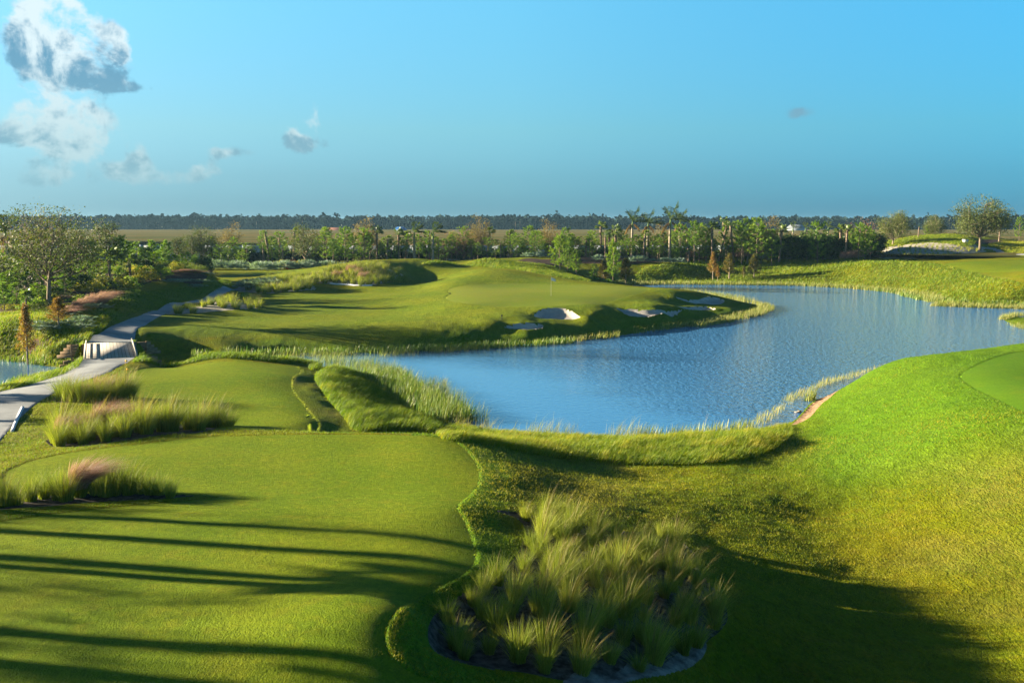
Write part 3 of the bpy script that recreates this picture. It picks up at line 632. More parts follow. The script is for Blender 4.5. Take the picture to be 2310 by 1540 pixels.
lush = np.maximum(lush, (S['lake'] > 0)*ss((3.5-S['lake'])/2.0)*(y > 75)*(y < 125)*(x > -30)*.5)
lush = np.maximum(lush, .8*ss((x/np.maximum(y, 1)-.24)/.1)*(y < 68)*ss((y-33)/8))
zonec = np.stack([f_fair, f_dry, lush, np.ones(len(x))], -1).astype(np.float32)
GROUND = {}
for k, (nm, cat, lab, mt) in names.items():
    f = Q[zone == k]
    if len(f) == 0: continue
    used, inv = np.unique(f, return_inverse=True)
    me = mesh_np(nm, V[used], inv.reshape(-1, 4), None, [M[mt]], None, True)
    if k == 0:
        a = me.attributes.new('zone', 'FLOAT_COLOR', 'POINT'); a.data.foreach_set('color', zonec[used].ravel())
    GROUND[nm] = tag(link(nm, me), lab, cat, kind='structure')
# water sheets
hm = mesh_np('lake_water', [(-190,30,0),(260,30,0),(260,200,0),(-190,200,0)], [(0,1,2,3)], None, [M['water']])
tag(link('lake_water', hm), 'rippled blue lake water reflecting the sky', 'water', kind='structure')
# distant pale roads across the field
def strip(nm, pts, wdt, mt, lab, z=.9, cat='road'):
    b = B(); pts = np.array(pts, float); d = np.gradient(pts, axis=0); d /= np.linalg.norm(d, axis=1)[:, None]; nrm = np.stack([-d[:, 1], d[:, 0]], -1)*wdt/2
    zz = height(pts[:, 0], pts[:, 1])+z
    l = np.column_stack([pts+nrm, zz]); r = np.column_stack([pts-nrm, zz]); n = len(pts)
    b.add(np.vstack([l, r]), [(i, i+1, n+i+1, n+i) for i in range(n-1)]); tag(link(nm, b.mesh(nm, [M[mt]])), lab, cat, kind='structure')
def fx(px, Y): return ((px-CX)/FPX*Y, Y)
strip('road', [fx(px, 700+8*math.sin(px/160)) for px in range(670, 2500, 30)], 30, 'road', 'pale distant road across the dry field', .25)
strip('dirt_road', [fx(px, 360+5*math.sin(px/120)) for px in range(-300, 760, 30)], 7, 'road', 'pale sandy track across the field on the left', .25, 'track')
# ------------------------------------------------------------------ plant builders
def rot_about(v, ax, ang):
    return np.array(Matrix.Rotation(ang, 3, Vector(ax)) @ Vector(v))
def thing(name, parts):
    r = bpy.data.objects.new(name, None); r.empty_display_size = .3; col.objects.link(r)
    for nm, me in parts: link(nm, me, r)
    return r
def needles(b, c, d, n, ln, wd, tint, spread=.9):
    d = np.asarray(d, float)+rng.normal(size=(n, 3))*spread; d /= np.linalg.norm(d, axis=1)[:, None]
    s = np.cross(d, rng.normal(size=(n, 3))); s /= np.linalg.norm(s, axis=1)[:, None]
    L_ = ln*rng.uniform(.7, 1.2, (n, 1)); c = np.asarray(c, float)
    V = np.stack([c-s*wd/2, c+s*wd/2, c+d*L_+s*wd*.2, c+d*L_-s*wd*.2], 1)
    b.add(V.reshape(-1, 3), np.arange(n*4).reshape(-1, 4), None, np.repeat(np.clip(tint+rng.uniform(-.2, .2, n), 0, 1), 4))
def mk_pine(H=7.0, nb=34, wide=1.5, low=.18, fine=1.0, seed=0):
    t = B(); c = B(); ph = rng.uniform(0, 6.28)
    tp = [(.12*math.sin(ph+k*.8)*k/6, .12*math.cos(ph+k)*k/6, H*k/7) for k in range(8)]
    t.tube(tp, np.linspace(.085, .02, 8), 6)
    tp = np.array(tp)
    for i in range(nb):
        f = low+(0.98-low)*(i+rng.uniform(-.3, .3))/nb; f = min(max(f, low), .99)
        p0 = np.array([np.interp(f*H, tp[:, 2], tp[:, k]) for k in range(3)])
        prof = wide*(math.sin(min(1, (f-low)/(1-low)*1.0+.22)*math.pi*.86)**.8)*rng.uniform(.55, 1.15)
        a = i*2.4+rng.uniform(-.5, .5); up = rng.uniform(.25, .8)
        dv = np.array([math.cos(a), math.sin(a), 0])
        pts = [p0+dv*prof*s+np.array([0, 0, prof*up*s**1.6]) for s in (0, .35, .7, 1)]
        t.tube(pts, [.03, .022, .015, .01], 4)
        for s in (.5, .75, 1.0) if prof > .6 else (.65, 1.0):
            pc = p0+dv*prof*s+np.array([0, 0, prof*up*s**1.6])
            dd = dv*.5+np.array([.15, 0, .9])
            needles(c, pc, dd, int(20*fine), .36, .055/fine**.5, rng.uniform(.3, .85), .55)
            if rng.random() < .6:
                q = pc+rng.normal(size=3)*.18; needles(c, q, dd, int(14*fine), .3, .055/fine**.5, rng.uniform(.3, .85), .6)
    for k in range(5): needles(c, tp[-1]+np.array([0, 0, -.12*k]), (0, 0, 1), int(16*fine), .4, .06, .7, .4)
    return thing('pine_tree', [('trunk', t.mesh('trunk', [M['bark']], True)), ('crown', c.mesh('crown', [M['pine']]))])
def mk_broad(H=7.0, W=4.5, trunk_f=.25, nl=2600, lsize=.2, lm='oak', name='oak_tree', limbs=7, sub=5, spread=.55, conic=0.0, tr=.16, bark='bark', openness=0.0, lean=0.0):
    t = B(); c = B(); zt = H*trunk_f
    t.tube([(0, 0, -.1), (lean*.1, 0, zt*.5), (lean*.25, rng.uniform(-.1, .1), zt)], [tr*1.2, tr, tr*.85], 7)
    ends = []
    for i in range(limbs):
        a = i*2.4+rng.uniform(-.4, .4); f = (i+.5)/limbs
        hz = zt+(H-zt)*(.22+.78*f)*rng.uniform(.88, 1.02)
        rr = W/2*((1-f)**conic if conic else math.sqrt(max(.12, 1-(abs(f-.35)/.72)**2)))*rng.uniform(.6, 1.0)
        p0 = np.array([lean*.25, 0, zt*rng.uniform(.8, 1.0)+(H-zt)*f*(.3 if conic else .12)])
        e = np.array([math.cos(a)*rr*.7+lean, math.sin(a)*rr*.7, hz*.88])
        mid = (p0+e)/2+np.array([math.cos(a)*rr*.12, math.sin(a)*rr*.12, -.04*H])
        pts = [p0*(1-s)**2+2*mid*s*(1-s)+e*s*s for s in np.linspace(0, 1, 5)]
        t.tube(pts, np.linspace(tr*.6, tr*.16, 5), 5)
        for j in range(sub):
            s = rng.uniform(.35, 1.0); b0 = p0*(1-s)**2+2*mid*s*(1-s)+e*s*s
            dv = rng.normal(size=3); dv[2] = abs(dv[2])*.7; dv /= np.linalg.norm(dv)
            out = np.array([b0[0]-lean, b0[1], .25*H*.3]); out /= np.linalg.norm(out)+1e-6
            dv = dv+out*.8; dv /= np.linalg.norm(dv)
            l = W*.24*rng.uniform(.6, 1.2); q = b0+dv*l
            t.tube([b0, b0+dv*l*.5+np.array([0, 0, .05]), q], [tr*.2, tr*.13, tr*.06], 4)
            if q[2] > H: q[2] = H-rng.uniform(0, .8)
            ends.append(q); ends.append(b0+dv*l*.55)
            for k in range(2):
                d2 = dv+rng.normal(size=3)*.6; d2 /= np.linalg.norm(d2); q2 = b0+dv*l*.6+d2*l*.6
                t.tube([b0+dv*l*.6, q2], [tr*.1, tr*.04], 3); ends.append(q2)
        ends.append(e)
    ends = np.array(ends); keep = rng.random(len(ends)) > openness; E = ends[keep] if keep.sum() > 5 else ends
    wgt = rng.uniform(.3, 1.6, len(E)); idx = rng.choice(len(E), nl, p=wgt/wgt.sum())
    P_ = E[idx]+rng.normal(size=(nl, 3))*np.array([1, 1, .72])*W*.075*spread/.55
    tt = rng.uniform(.25, .8, len(E))[idx]+rng.uniform(-.22, .22, nl)
    kz = P_[:, 2] <= H*1.04; P_ = P_[kz]; tt = tt[kz]
    c.leaves(P_, lsize, np.clip(tt, 0, 1))
    return thing(name, [('trunk', t.mesh('trunk', [M[bark]], True)), ('crown', c.mesh('crown', [M[lm]]))])
def mk_sabal(H=6.0, lean=0.0, nf=20, head=1.0, wind=.55, bend=.0):
    t = B(); c = B()
    pts = np.array([(lean*s+bend*s*s, 0, H*s) for s in np.linspace(0, 1, 9)]); zt = H-head*.9
    pts[:, 2] *= zt/H
    t.tube(pts, np.array([.24, .2, .17, .16, .16, .17, .2, .22, .17]), 8)
    top = pts[-1]
    for i in range(16):                           # old leaf bases under the head
        a = rng.uniform(0, 6.28); zz = zt-rng.uniform(0, 1.6); k = zz/zt
        q = np.array([lean*k, 0, zz]); o = np.array([math.cos(a), math.sin(a), 1.1])*.3
        t.tube([q, q+o], [.05, .02], 3)
    for i in range(nf):
        a = i*2.4+rng.uniform(-.3, .3); elv = rng.uniform(-.35, 1.3)
        d = np.array([math.cos(a)*math.cos(elv)+wind, math.sin(a)*math.cos(elv), math.sin(elv)]); d /= np.linalg.norm(d)
        p1 = top+d*head*rng.uniform(.45, .75)
        c.tube([top, p1], [.022, .014], 3, .55)
        s_ = np.cross(d, (0, 0, 1.)); s_ /= np.linalg.norm(s_)+1e-6; up = np.cross(s_, d)
        tn = rng.uniform(.3, .85); n = 11
        for k in range(n):
            g = (k-(n-1)/2)/((n-1)/2)*1.25
            dd = d*math.cos(g)+s_*math.sin(g)+up*(-.18*abs(g)); dd /= np.linalg.norm(dd)
            L_ = head*.85*(1-.25*abs(g)); w_ = np.cross(dd, up); w_ /= np.linalg.norm(w_)+1e-6; w_ = w_*math.cos(.6)+up*math.sin(.6)*(1 if k % 2 else -1)
            m_ = p1+dd*L_*.6; tip = p1+dd*L_+np.array([wind*.12, 0, -.22*L_])
            c.add([p1, m_-w_*.07*head, m_+w_*.07*head, tip], [(0, 1, 3, 2)], None, np.clip(tn+rng.uniform(-.15, .15), 0, 1))
    return thing('sabal_palm', [('trunk', t.mesh('trunk', [M['boots']], True)), ('crown', c.mesh('crown', [M['palm']]))])
def frond(b, p0, d, L_, droop, nleaf, ll, tint, wd=.06, hang=.5):
    d = np.array(d, float); d /= np.linalg.norm(d); S_ = np.linspace(0, 1, 9)
    pts = np.array([p0+d*L_*s+np.array([0, 0, -droop*L_*s**2.0]) for s in S_])
    b.tube(pts, np.linspace(.045, .012, 9), 4, .5)
    for k in range(nleaf):
        s = .16+.84*(k+.5)/nleaf; p = np.array([np.interp(s, S_, pts[:, i]) for i in range(3)])
        tg = d+np.array([0, 0, -2*droop*s]); tg /= np.linalg.norm(tg)
        sd = np.cross(tg, (0, 0, 1.)); sd /= np.linalg.norm(sd)+1e-6
        l = ll*(math.sin(math.pi*min(1, s*.85+.12))**.6)
        for sg in (-1, 1):
            dv = sd*sg*rng.uniform(.6, 1)+tg*.55+np.array([.25, 0, -hang*rng.uniform(.4, 1.2)+.25]); dv /= np.linalg.norm(dv)
            w_ = np.cross(dv, sd*.3+np.array([0, 0, 1.])); w_ /= np.linalg.norm(w_)+1e-6
            e = p+dv*l+np.array([0, 0, -.15*l])
            b.add([p-w_*wd*.4, p+dv*l*.55-w_*wd, e, p+dv*l*.55+w_*wd], [(0, 1, 2, 3)], None, np.clip(tint+rng.uniform(-.2, .2), 0, 1))
def mk_royal(H=11.0, nf=17, wind=.55, dead=4, L_=4.4, seed=0):
    t = B(); s = B(); c = B(); dd_ = B(); zt = H*.62
    t.tube([(0, 0, zt*k/8) for k in range(9)], [.33, .27, .25, .26, .28, .28, .26, .23, .2], 10)
    s.tube([(0, 0, zt), (.02, 0, zt+.4), (.05, 0, zt+1.3)], [.22, .21, .11], 8)
    top = np.array([.05, 0, zt+1.25])
    for i in range(nf):
        a = i*2.4; e = .35+1.2*((i*.618) % 1)
        d = np.array([math.cos(a)*math.cos(e)+wind*.45, math.sin(a)*math.cos(e), math.sin(e)])
        frond(c, top, d, L_*rng.uniform(.8, 1.05), rng.uniform(.12, .42), 26, .85, rng.uniform(.25, .7))
    for i in range(dead):
        a = rng.uniform(-1.0, 1.0)+(math.pi if i == 0 else 0); d = np.array([math.cos(a), math.sin(a)*.8, .0])
        frond(dd_, top-np.array([0, 0, .4]), d, L_*.45, rng.uniform(.8, 1.25), 34, .8, rng.uniform(.2, .8), .09, 1.1)
    parts = [('trunk', t.mesh('trunk', [M['royaltrunk']], True)), ('crownshaft', s.mesh('crownshaft', [M['shaft']], True)), ('crown', c.mesh('crown', [M['palm']]))]
    if dead: parts.append(('dead_fronds', dd_.mesh('dead_fronds', [M['deadfrond']])))
    return thing('royal_palm', parts)
def mk_stump(H=6.0, lean=.3, tuft=True):
    t = B(); c = B()
    pts = [(lean*s**1.5+.05*math.sin(s*5), 0, H*.93*s) for s in np.linspace(0, 1, 8)]
    t.tube(pts, [.22, .19, .17, .17, .18, .19, .18, .1], 8)
    for i in range(10):
        q = np.array(pts[rng.integers(4, 8)]); a = rng.uniform(0, 6.28); t.tube([q, q+np.array([math.cos(a)*.3, math.sin(a)*.3, .25])], [.05, .02], 3)
    needles(c, pts[-1], (.4, 0, 1.2), 40 if tuft else 12, .55, .08, .6, .6)
    return thing('bare_palm', [('trunk', t.mesh('trunk', [M['boots']], True)), ('crown', c.mesh('crown', [M['palm']]))])
def mk_cypress(H=6.0, W=2.2, lm='cypress', nl=4200, low=.25, ls=.17):
    t = B(); c = B()
    t.tube([(0, 0, 0), (.04, .02, H*.5), (0, 0, H*.97)], [.11, .07, .015], 6)
    br = []
    for i in range(34):
        f = low+(1-low)*((i+.5)/34)**.9; a = i*2.4; rr = W/2*(1-((f-low)/(1-low))**1.3)*rng.uniform(.7, 1.1)+.12
        e = np.array([math.cos(a)*rr, math.sin(a)*rr, H*f+rr*.45]); p0 = np.array([.02, 0, H*f*.98])
        t.tube([p0, (p0+e)/2+np.array([0, 0, -.02]), e], [.025, .016, .006], 3); br.append((p0, e))
    k = rng.integers(0, len(br), nl); s = rng.uniform(.25, 1.05, (nl, 1)); p0 = np.array([br[i][0] for i in k]); e = np.array([br[i][1] for i in k])
    P_ = p0+(e-p0)*s+rng.normal(size=(nl, 3))*np.array([.11, .11, .13])
    tt = np.array([.2+.6*((i*37) % 10)/10 for i in k])+rng.uniform(-.2, .2, nl)
    c.leaves(P_, ls, np.clip(tt, 0, 1), asp=.4)
    return thing('cypress_tree', [('trunk', t.mesh('trunk', [M['bark_pale']], True)), ('crown', c.mesh('crown', [M[lm]]))])
def mk_shrubtree(H=4.5, W=2.2, lm='hedge', nl=1500, ls=.26, name='hedge_tree', stem=True, low=.12):
    t = B(); c = B()
    for i in range(3):
        a = i*2.1; t.tube([(0, 0, 0), (math.cos(a)*.15, math.sin(a)*.15, H*.4), (math.cos(a)*W*.2, math.sin(a)*W*.2, H*.8)], [.07, .05, .02], 4)
    nc_ = 26; u_ = rng.normal(size=(nc_, 3)); u_ /= np.linalg.norm(u_, axis=1)[:, None]
    C_ = np.array([0, 0, H*(low+(1-low)*.47)])+u_*np.array([W/2*.72, W/2*.72, H*(1-low)*.42])*rng.uniform(.55, 1.0, (nc_, 1))
    k = rng.integers(0, nc_, nl); P_ = C_[k]+rng.normal(size=(nl, 3))*np.array([W*.12, W*.12, H*.07])
    P_[:, 2] = np.clip(P_[:, 2], .05, H)
    tt = rng.uniform(.2, .8, nc_)[k]+rng.uniform(-.25, .25, nl)
    c.leaves(P_, ls, np.clip(tt, 0, 1))
    return thing(name, [('stem', t.mesh('stem', [M['bark']], True)), ('foliage', c.mesh('foliage', [M[lm]]))])
def mk_dome(H=1.2, W=2.0, lm='yellowshrub', nl=900, ls=.14, name='shrub'):
    c = B(); u_ = rng.normal(size=(nl, 3)); u_ /= np.linalg.norm(u_, axis=1)[:, None]; u_[:, 2] = np.abs(u_[:, 2])
    lump = 1+.28*np.sin(u_[:, 0]*5+1)*np.cos(u_[:, 1]*6)+.15*np.sin(u_[:, 2]*9)
    P_ = u_*np.array([W/2, W/2, H*.9])*(lump*rng.uniform(.55, 1.0, nl)**.4)[:, None]+np.array([0, 0, .05])
    c.leaves(P_, ls, np.clip(.5+.3*np.sin(u_[:, 0]*4+u_[:, 1]*3)+rng.uniform(-.25, .25, nl), 0, 1))
    o = link(name, c.mesh(name, [M[lm]])); return o
def mk_rosette(H=1.0, n=5, name='silver_shrub', lm='silver'):
    c = B()
    for i in range(n):
        a = i*2.4; r_ = .45*math.sqrt(i)/1.6
        for k in range(9):
            g = rng.uniform(0, 6.28); e = rng.uniform(.2, 1.4); d = np.array([math.cos(g)*math.cos(e), math.sin(g)*math.cos(e), math.sin(e)])
            p0 = np.array([math.cos(a)*r_, math.sin(a)*r_, .1]); p1 = p0+d*H*.5
            s_ = np.cross(d, (0, 0, 1.)); s_ /= np.linalg.norm(s_)+1e-6
            for q in range(7):
                an = (q-3)*.32; dd = d*math.cos(an)+s_*math.sin(an); w_ = np.cross(dd, d+np.array([.1, .2, .3])); w_ /= np.linalg.norm(w_)+1e-6
                c.add([p1, p1+dd*H*.25-w_*.03, p1+dd*H*.5, p1+dd*H*.25+w_*.03], [(0, 1, 2, 3)], None, rng.uniform(.2, .9))
    return link(name, c.mesh(name, [M[lm]]))
def mk_clump(H=1.15, R0=.16, n=420, wind=.35, wd=.0095, out=.68, lm='cord', stalks=12, name='grass_clump', t0=.5):
    b = B(); a = rng.uniform(0, 6.28, n); r_ = R0*np.sqrt(rng.uniform(0, 1, n))
    base_ = np.stack([np.cos(a)*r_, np.sin(a)*r_, np.full(n, -.05)], -1)
    dx = np.cos(a)*rng.uniform(.1, 1.2, n)+wind*.9; dy = np.sin(a)*rng.uniform(.1, 1.2, n)
    nn = np.hypot(dx, dy)+1e-6; bd = np.minimum(nn, 1.4)*out*rng.uniform(.4, 1.1, n)
    b.blades(base_, np.stack([dx/nn, dy/nn], -1), H*rng.uniform(.35, 1.12, n), wd, bd, 4, np.clip(t0+rng.uniform(-.35, .3, n), 0, 1))
    o = link(name, b.mesh(name, [M[lm]]))
    if stalks:
        s = B(); a = rng.uniform(0, 6.28, stalks)
        s.blades(np.stack([np.cos(a)*.08, np.sin(a)*.08, np.zeros(stalks)], -1), np.stack([np.cos(a)*.4+.8, np.sin(a)*.4], -1), H*rng.uniform(1.0, 1.4, stalks), .014, rng.uniform(.25, .6, stalks), 4, rng.uniform(.2, .9, stalks))
        link('seed_stalks', s.mesh('seed_stalks', [M['seed']]), o)
    return o
def mk_muhly(H=1.1, name='muhly_grass', n=900, W=.55):
    b = B(); a = rng.uniform(0, 6.28, n); r_ = W*.5*np.sqrt(rng.uniform(0, 1, n))
    b.blades(np.stack([np.cos(a)*r_, np.sin(a)*r_, np.full(n, H*.25)], -1), np.stack([np.cos(a)*.5+.8, np.sin(a)*.6], -1), H*rng.uniform(.5, .95, n), .012, rng.uniform(.5, 1.4, n), 4, np.clip(rng.uniform(0, 1, n), 0, 1))
    o = link(name, b.mesh(name, [M['muhly']])); g = B(); n2 = 220; a = rng.uniform(0, 6.28, n2)
    g.blades(np.stack([np.cos(a)*W*.3, np.sin(a)*W*.3, np.full(n2, -.03)], -1), np.stack([np.cos(a), np.sin(a)], -1), H*rng.uniform(.35, .6, n2), .014, rng.uniform(.3, .9, n2), 3, rng.uniform(.2, .7, n2))
    link('green_blades', g.mesh('green_blades', [M['cord']]), o); return o

PROTO = {}; USED = set()
def protos(k, *objs): PROTO[k] = list(objs)
protos('pine', mk_pine(7, 34, 1.5), mk_pine(7, 28, 1.25, .3), mk_pine(7, 38, 1.7, .12), mk_pine(7, 24, 1.05, .42))
protos('pinenear', mk_pine(6, 36, 1.3, .15, 2.4), mk_pine(6, 30, 1.1, .3, 2.4))
protos('pinebig', mk_pine(6.5, 60, 1.9, .1, 2.0), mk_pine(6.5, 44, 1.35, .2, 2.0))
protos('oak', mk_broad(8, 5, .2, 3600, .2, limbs=10, sub=6), mk_broad(8, 4.2, .25, 3000, .2, limbs=9), mk_broad(8, 5, .2, 3000, .2, conic=.8, limbs=12))
protos('brownoak', mk_broad(8, 4.2, .3, 1900, .2, 'oakbrown', 'thin_tree', 10, 6, .55, 0, .12), mk_broad(8, 4.0, .25, 1800, .2, 'oakbrown', 'thin_tree', 11, 5, .6, .6, .12))
protos('redtree', mk_broad(7, 4.5, .12, 1700, .16, 'redleaf', 'rust_tree', 12, 6, .6, 0, .08))
protos('bigoak', mk_broad(9.3, 9.6, .24, 11000, .25, 'oak', 'oak_tree', 13, 9, .5, 0, .24, 'bark'))
protos('roundoak', mk_broad(7, 8.0, .14, 10000, .24, 'oak', 'oak_tree', 14, 8, .5, 0, .2, 'bark_pale'))
protos('opentree', mk_broad(11, 10.5, .3, 6500, .22, 'oak', 'oak_tree', 13, 9, .62, 0, .22, 'bark', .25, .8))
protos('baretree', mk_broad(10.5, 8.5, .32, 1500, .17, 'oakbrown', 'bare_tree', 10, 8, .5, 0, .22, 'bark_pale', .3))
protos('sabal', mk_sabal(6), mk_sabal(6, .35, 17, .9), mk_sabal(6, -.15, 22, 1.0, .4))
protos('sabalbig', mk_sabal(4.6, .15, 26, 1.45, .6), mk_sabal(4.6, -.1, 26, 1.35, .7))
protos('leansabal', mk_sabal(6.4, -.9, 16, .8, .3), mk_sabal(6.4, 1.3, 16, .8, .3))
protos('royal', mk_royal(11.5, dead=2), mk_royal(11.5, 19, .4, 3), mk_royal(11.5, 18, .6, 3))
protos('royalwind', mk_royal(9, 15, 1.6, 0, 3.6))
protos('farroyal', mk_royal(10, 9, .3, 0, 3.2))
protos('stump', mk_stump(6, .35), mk_stump(6, -.5), mk_stump(6, .15, False))
protos('cypress', mk_cypress(5, 2.2), mk_cypress(5.2, 1.7))
protos('cypressg', mk_cypress(5, 2.9, 'cypressg', 4200, .12, .2), mk_cypress(5, 2.3, 'cypressg', 3800, .2, .2))
protos('hedge', mk_shrubtree(4.6, 2.6, nl=2600, ls=.3, low=.0), mk_shrubtree(4.6, 2.2, nl=2400, ls=.3, low=.0), mk_shrubtree(4.6, 2.8, nl=2600, ls=.3, low=.0))
protos('bright', mk_shrubtree(5, 2.0, 'bright', 1300, .24, 'broadleaf_tree', low=.3), mk_shrubtree(5, 2.4, 'bright', 1500, .24, 'broadleaf_tree', low=.2), mk_shrubtree(5, 1.5, 'bright', 1000, .22, 'broadleaf_tree', low=.45))
protos('feather', mk_shrubtree(3.4, 3.2, 'feather', 3200, .13, 'feathery_shrub', low=.05))
protos('yshrub', mk_dome(1.3, 2.2, 'yellowshrub', 1300, .17, 'yellow_shrub'), mk_dome(1.1, 1.9, 'yellowshrub', 1000, .17, 'yellow_shrub'))
protos('gshrub', mk_dome(1.4, 2.2, 'bright', 1100, .18, 'green_shrub'), mk_dome(1.3, 2.4, 'oak', 1100, .16, 'green_shrub'))
protos('silver', mk_rosette(1.15, 7), mk_rosette(1.0, 6))
protos('clump', mk_clump(1.12, .17, 460, .25), mk_clump(1.0, .14, 380, .15, stalks=5), mk_clump(1.2, .2, 520, .4, stalks=14), mk_clump(.85, .12, 300, .1, out=1.1, stalks=3), mk_clump(1.1, .2, 420, .3, t0=.62, stalks=18), mk_clump(1.05, .16, 440, .05, t0=.4, stalks=2))
protos('farclump', mk_clump(1.1, .28, 200, .4, .028, .8, stalks=8, t0=.5), mk_clump(1.0, .24, 170, .3, .028, .8, stalks=6, t0=.62), mk_clump(1.2, .3, 220, .5, .026, .8, stalks=10, t0=.42))
protos('muhly', mk_muhly(1.15), mk_muhly(1.0, W=.7))
protos('muhlyfar', mk_muhly(1.25, n=500, W=1.1))
protos('tuft', mk_clump(.6, .1, 40, .3, .03, .7, stalks=0, name='grass_tuft', t0=.7), mk_clump(.5, .08, 30, .3, .03, .8, stalks=0, name='grass_tuft', t0=.75))
protos('redplant', mk_clump(1.3, .35, 60, .2, .09, .9, 'redplant', 0, 'red_plant'))
HREF = dict(pine=7, pinenear=6, pinebig=6.5, oak=8, brownoak=8, redtree=7, bigoak=9.3, roundoak=7, opentree=11, baretree=10.5, sabal=6.1, sabalbig=5.1, leansabal=6.4, royal=11.3, royalwind=9.6, farroyal=9.8, stump=6.1,
            cypress=5, cypressg=5, hedge=4.5, bright=4.9, feather=3.3, yshrub=1.3, gshrub=1.4, silver=1.0, clump=.95, farclump=.95, muhly=1.0, muhlyfar=1.1, tuft=.5, redplant=1.2)
CAT = dict(pine='pine', pinenear='pine', pinebig='pine', oak='oak', brownoak='tree', redtree='tree', bigoak='oak', roundoak='oak', opentree='tree', baretree='tree', sabal='palm', sabalbig='palm', leansabal='palm', royal='palm', royalwind='palm', farroyal='palm', stump='palm',
           cypress='cypress', cypressg='cypress', hedge='hedge', bright='tree', feather='shrub', yshrub='shrub', gshrub='shrub', silver='shrub', clump='grass clump', farclump='grass clump', muhly='muhly grass', muhlyfar='muhly grass', tuft='grass tuft', redplant='plant')
PLACE = []
def put(kind, px, Y, top=None, H=None, label=None, where='', rot=None, wide=1.0, xy=None, desc=None, group=None, var=None, zoff=0.0):
    x_, y_ = xy if xy is not None else ((px-CX)/FPX*(Y*cp+ (CAMZ-2)*sp), Y)
    PLACE.append(dict(kind=kind, px=px if xy is None else CX+FPX*x_/y_, x=x_, y=y_, top=top, H=H, label=label, where=where, rot=rot, wide=wide, desc=desc, group=group, var=var, zoff=zoff))
ORD = ['leftmost', 'second from left', 'third from left', 'fourth from left', 'fifth from left', 'sixth from left', 'seventh from left', 'eighth from left', 'ninth from left', 'tenth from left']
def ordn(i, n):
    if n == 1: return ''
    if i < len(ORD): return ORD[i]
    if i == n-1: return 'rightmost'
    k = n-1-i
    if k < len(ORD): return ORD[k].replace('left', 'right')
    e = {1: 'st', 2: 'nd', 3: 'rd'}.get((i+1) % 10 if (i+1) % 100 not in (11, 12, 13) else 0, 'th'); return '%d%s from left' % (i+1, e)
def build_places():
    xs = np.array([p['x'] for p in PLACE]); ys = np.array([p['y'] for p in PLACE]); zs = height(xs, ys)
    for p, z in zip(PLACE, zs): p['z'] = float(z)+p['zoff']
    groups = {}
    for p in PLACE:
        if p['label'] is None: groups.setdefault((p['desc'], p['where']), []).append(p)
    for (d, wh), L_ in groups.items():
        L_.sort(key=lambda p: p['px'])
        for i, p in enumerate(L_):
            o = ordn(i, len(L_)); p['label'] = (d+((', '+o+', ') if o else ' ')+wh).strip(); print('LONG', p['label']) if len(p['label'].split()) > 16 else None
    for i, p in enumerate(PLACE):
        pr = PROTO[p['kind']]; src = pr[(p['var'] if p['var'] is not None else (i*7+int(p['px'])) % len(pr)) % len(pr)]
        if src not in USED: o = src; USED.add(src)
        else:
            o = src.copy(); col.objects.link(o)
            for ch in src.children:
                c_ = ch.copy(); col.objects.link(c_); c_.parent = o
        H = p['H']
        if H is None:
            _, zt = at_Y(p['px'], p['top'], p['y']); H = max(.4, zt-p['z'])
        s = H/HREF[p['kind']]; sw = ((s*.55+.45 if HREF[p['kind']] > 2.5 else .75+.15*s) if s < 1.6 else s*.8)*p['wide'] if p['top'] is not None else s*p['wide']
        o.location = (p['x'], p['y'], p['z']-.03); o.scale = (sw, sw, s)
        windy = p['kind'] in ('sabal', 'sabalbig', 'leansabal', 'royal', 'royalwind', 'clump', 'farclump', 'muhly', 'muhlyfar', 'stump', 'tuft', 'farroyal')
        o.rotation_euler = (0, 0, p['rot'] if p['rot'] is not None else (random.uniform(-.45, .45) if windy else random.uniform(0, 6.28)))
        tag(o, p['label'], CAT[p['kind']], p['group'])
    for k, L_ in PROTO.items():                    # drop prototypes nothing was placed with
        for s in L_:
            if s not in USED:
                for ch in list(s.children): bpy.data.objects.remove(ch)
                bpy.data.objects.remove(s)

def section(px):
    if px < 280: return 'on the left bank'
    if px < 470: return 'by the far pink grass'
    if px < 655: return 'left of the big olive oak'
    if px < 900: return 'behind the long-grass mound'
    if px < 1165: return 'in the line behind the green'
    if px < 1400: return 'in the line behind the flag'
    if px < 1560: return 'around the tall royal palms'
    if px < 1760: return 'right of the royal palms'
    return 'by the dark hedge at right'
DESC = dict(pine='young bright green pine', oak='olive oak with fine leaves', brownoak='thin brownish tree', redtree='rusty red tree', sabal='windblown fan palm', leansabal='leaning pale fan palm',
            royal='tall royal palm with brown hanging fronds', royalwind='dark royal palm blown rightward', stump='bare palm trunk with tiny tuft', bright='bright leafy small tree', hedge='dark dense hedge tree', farroyal='distant dark palm silhouette')
def tl(kind, items, Y, **kw):
    for it in items:
        px, top = it[0], it[1]; yy = it[2] if len(it) > 2 else Y+random.uniform(-5, 5)
        put(kind, px, yy, top=top, desc=DESC[kind], where=section(px), group=DESC[kind]+'s in the tree line', **(dict(wide=1.3, **kw) if kind == 'pine' else kw))
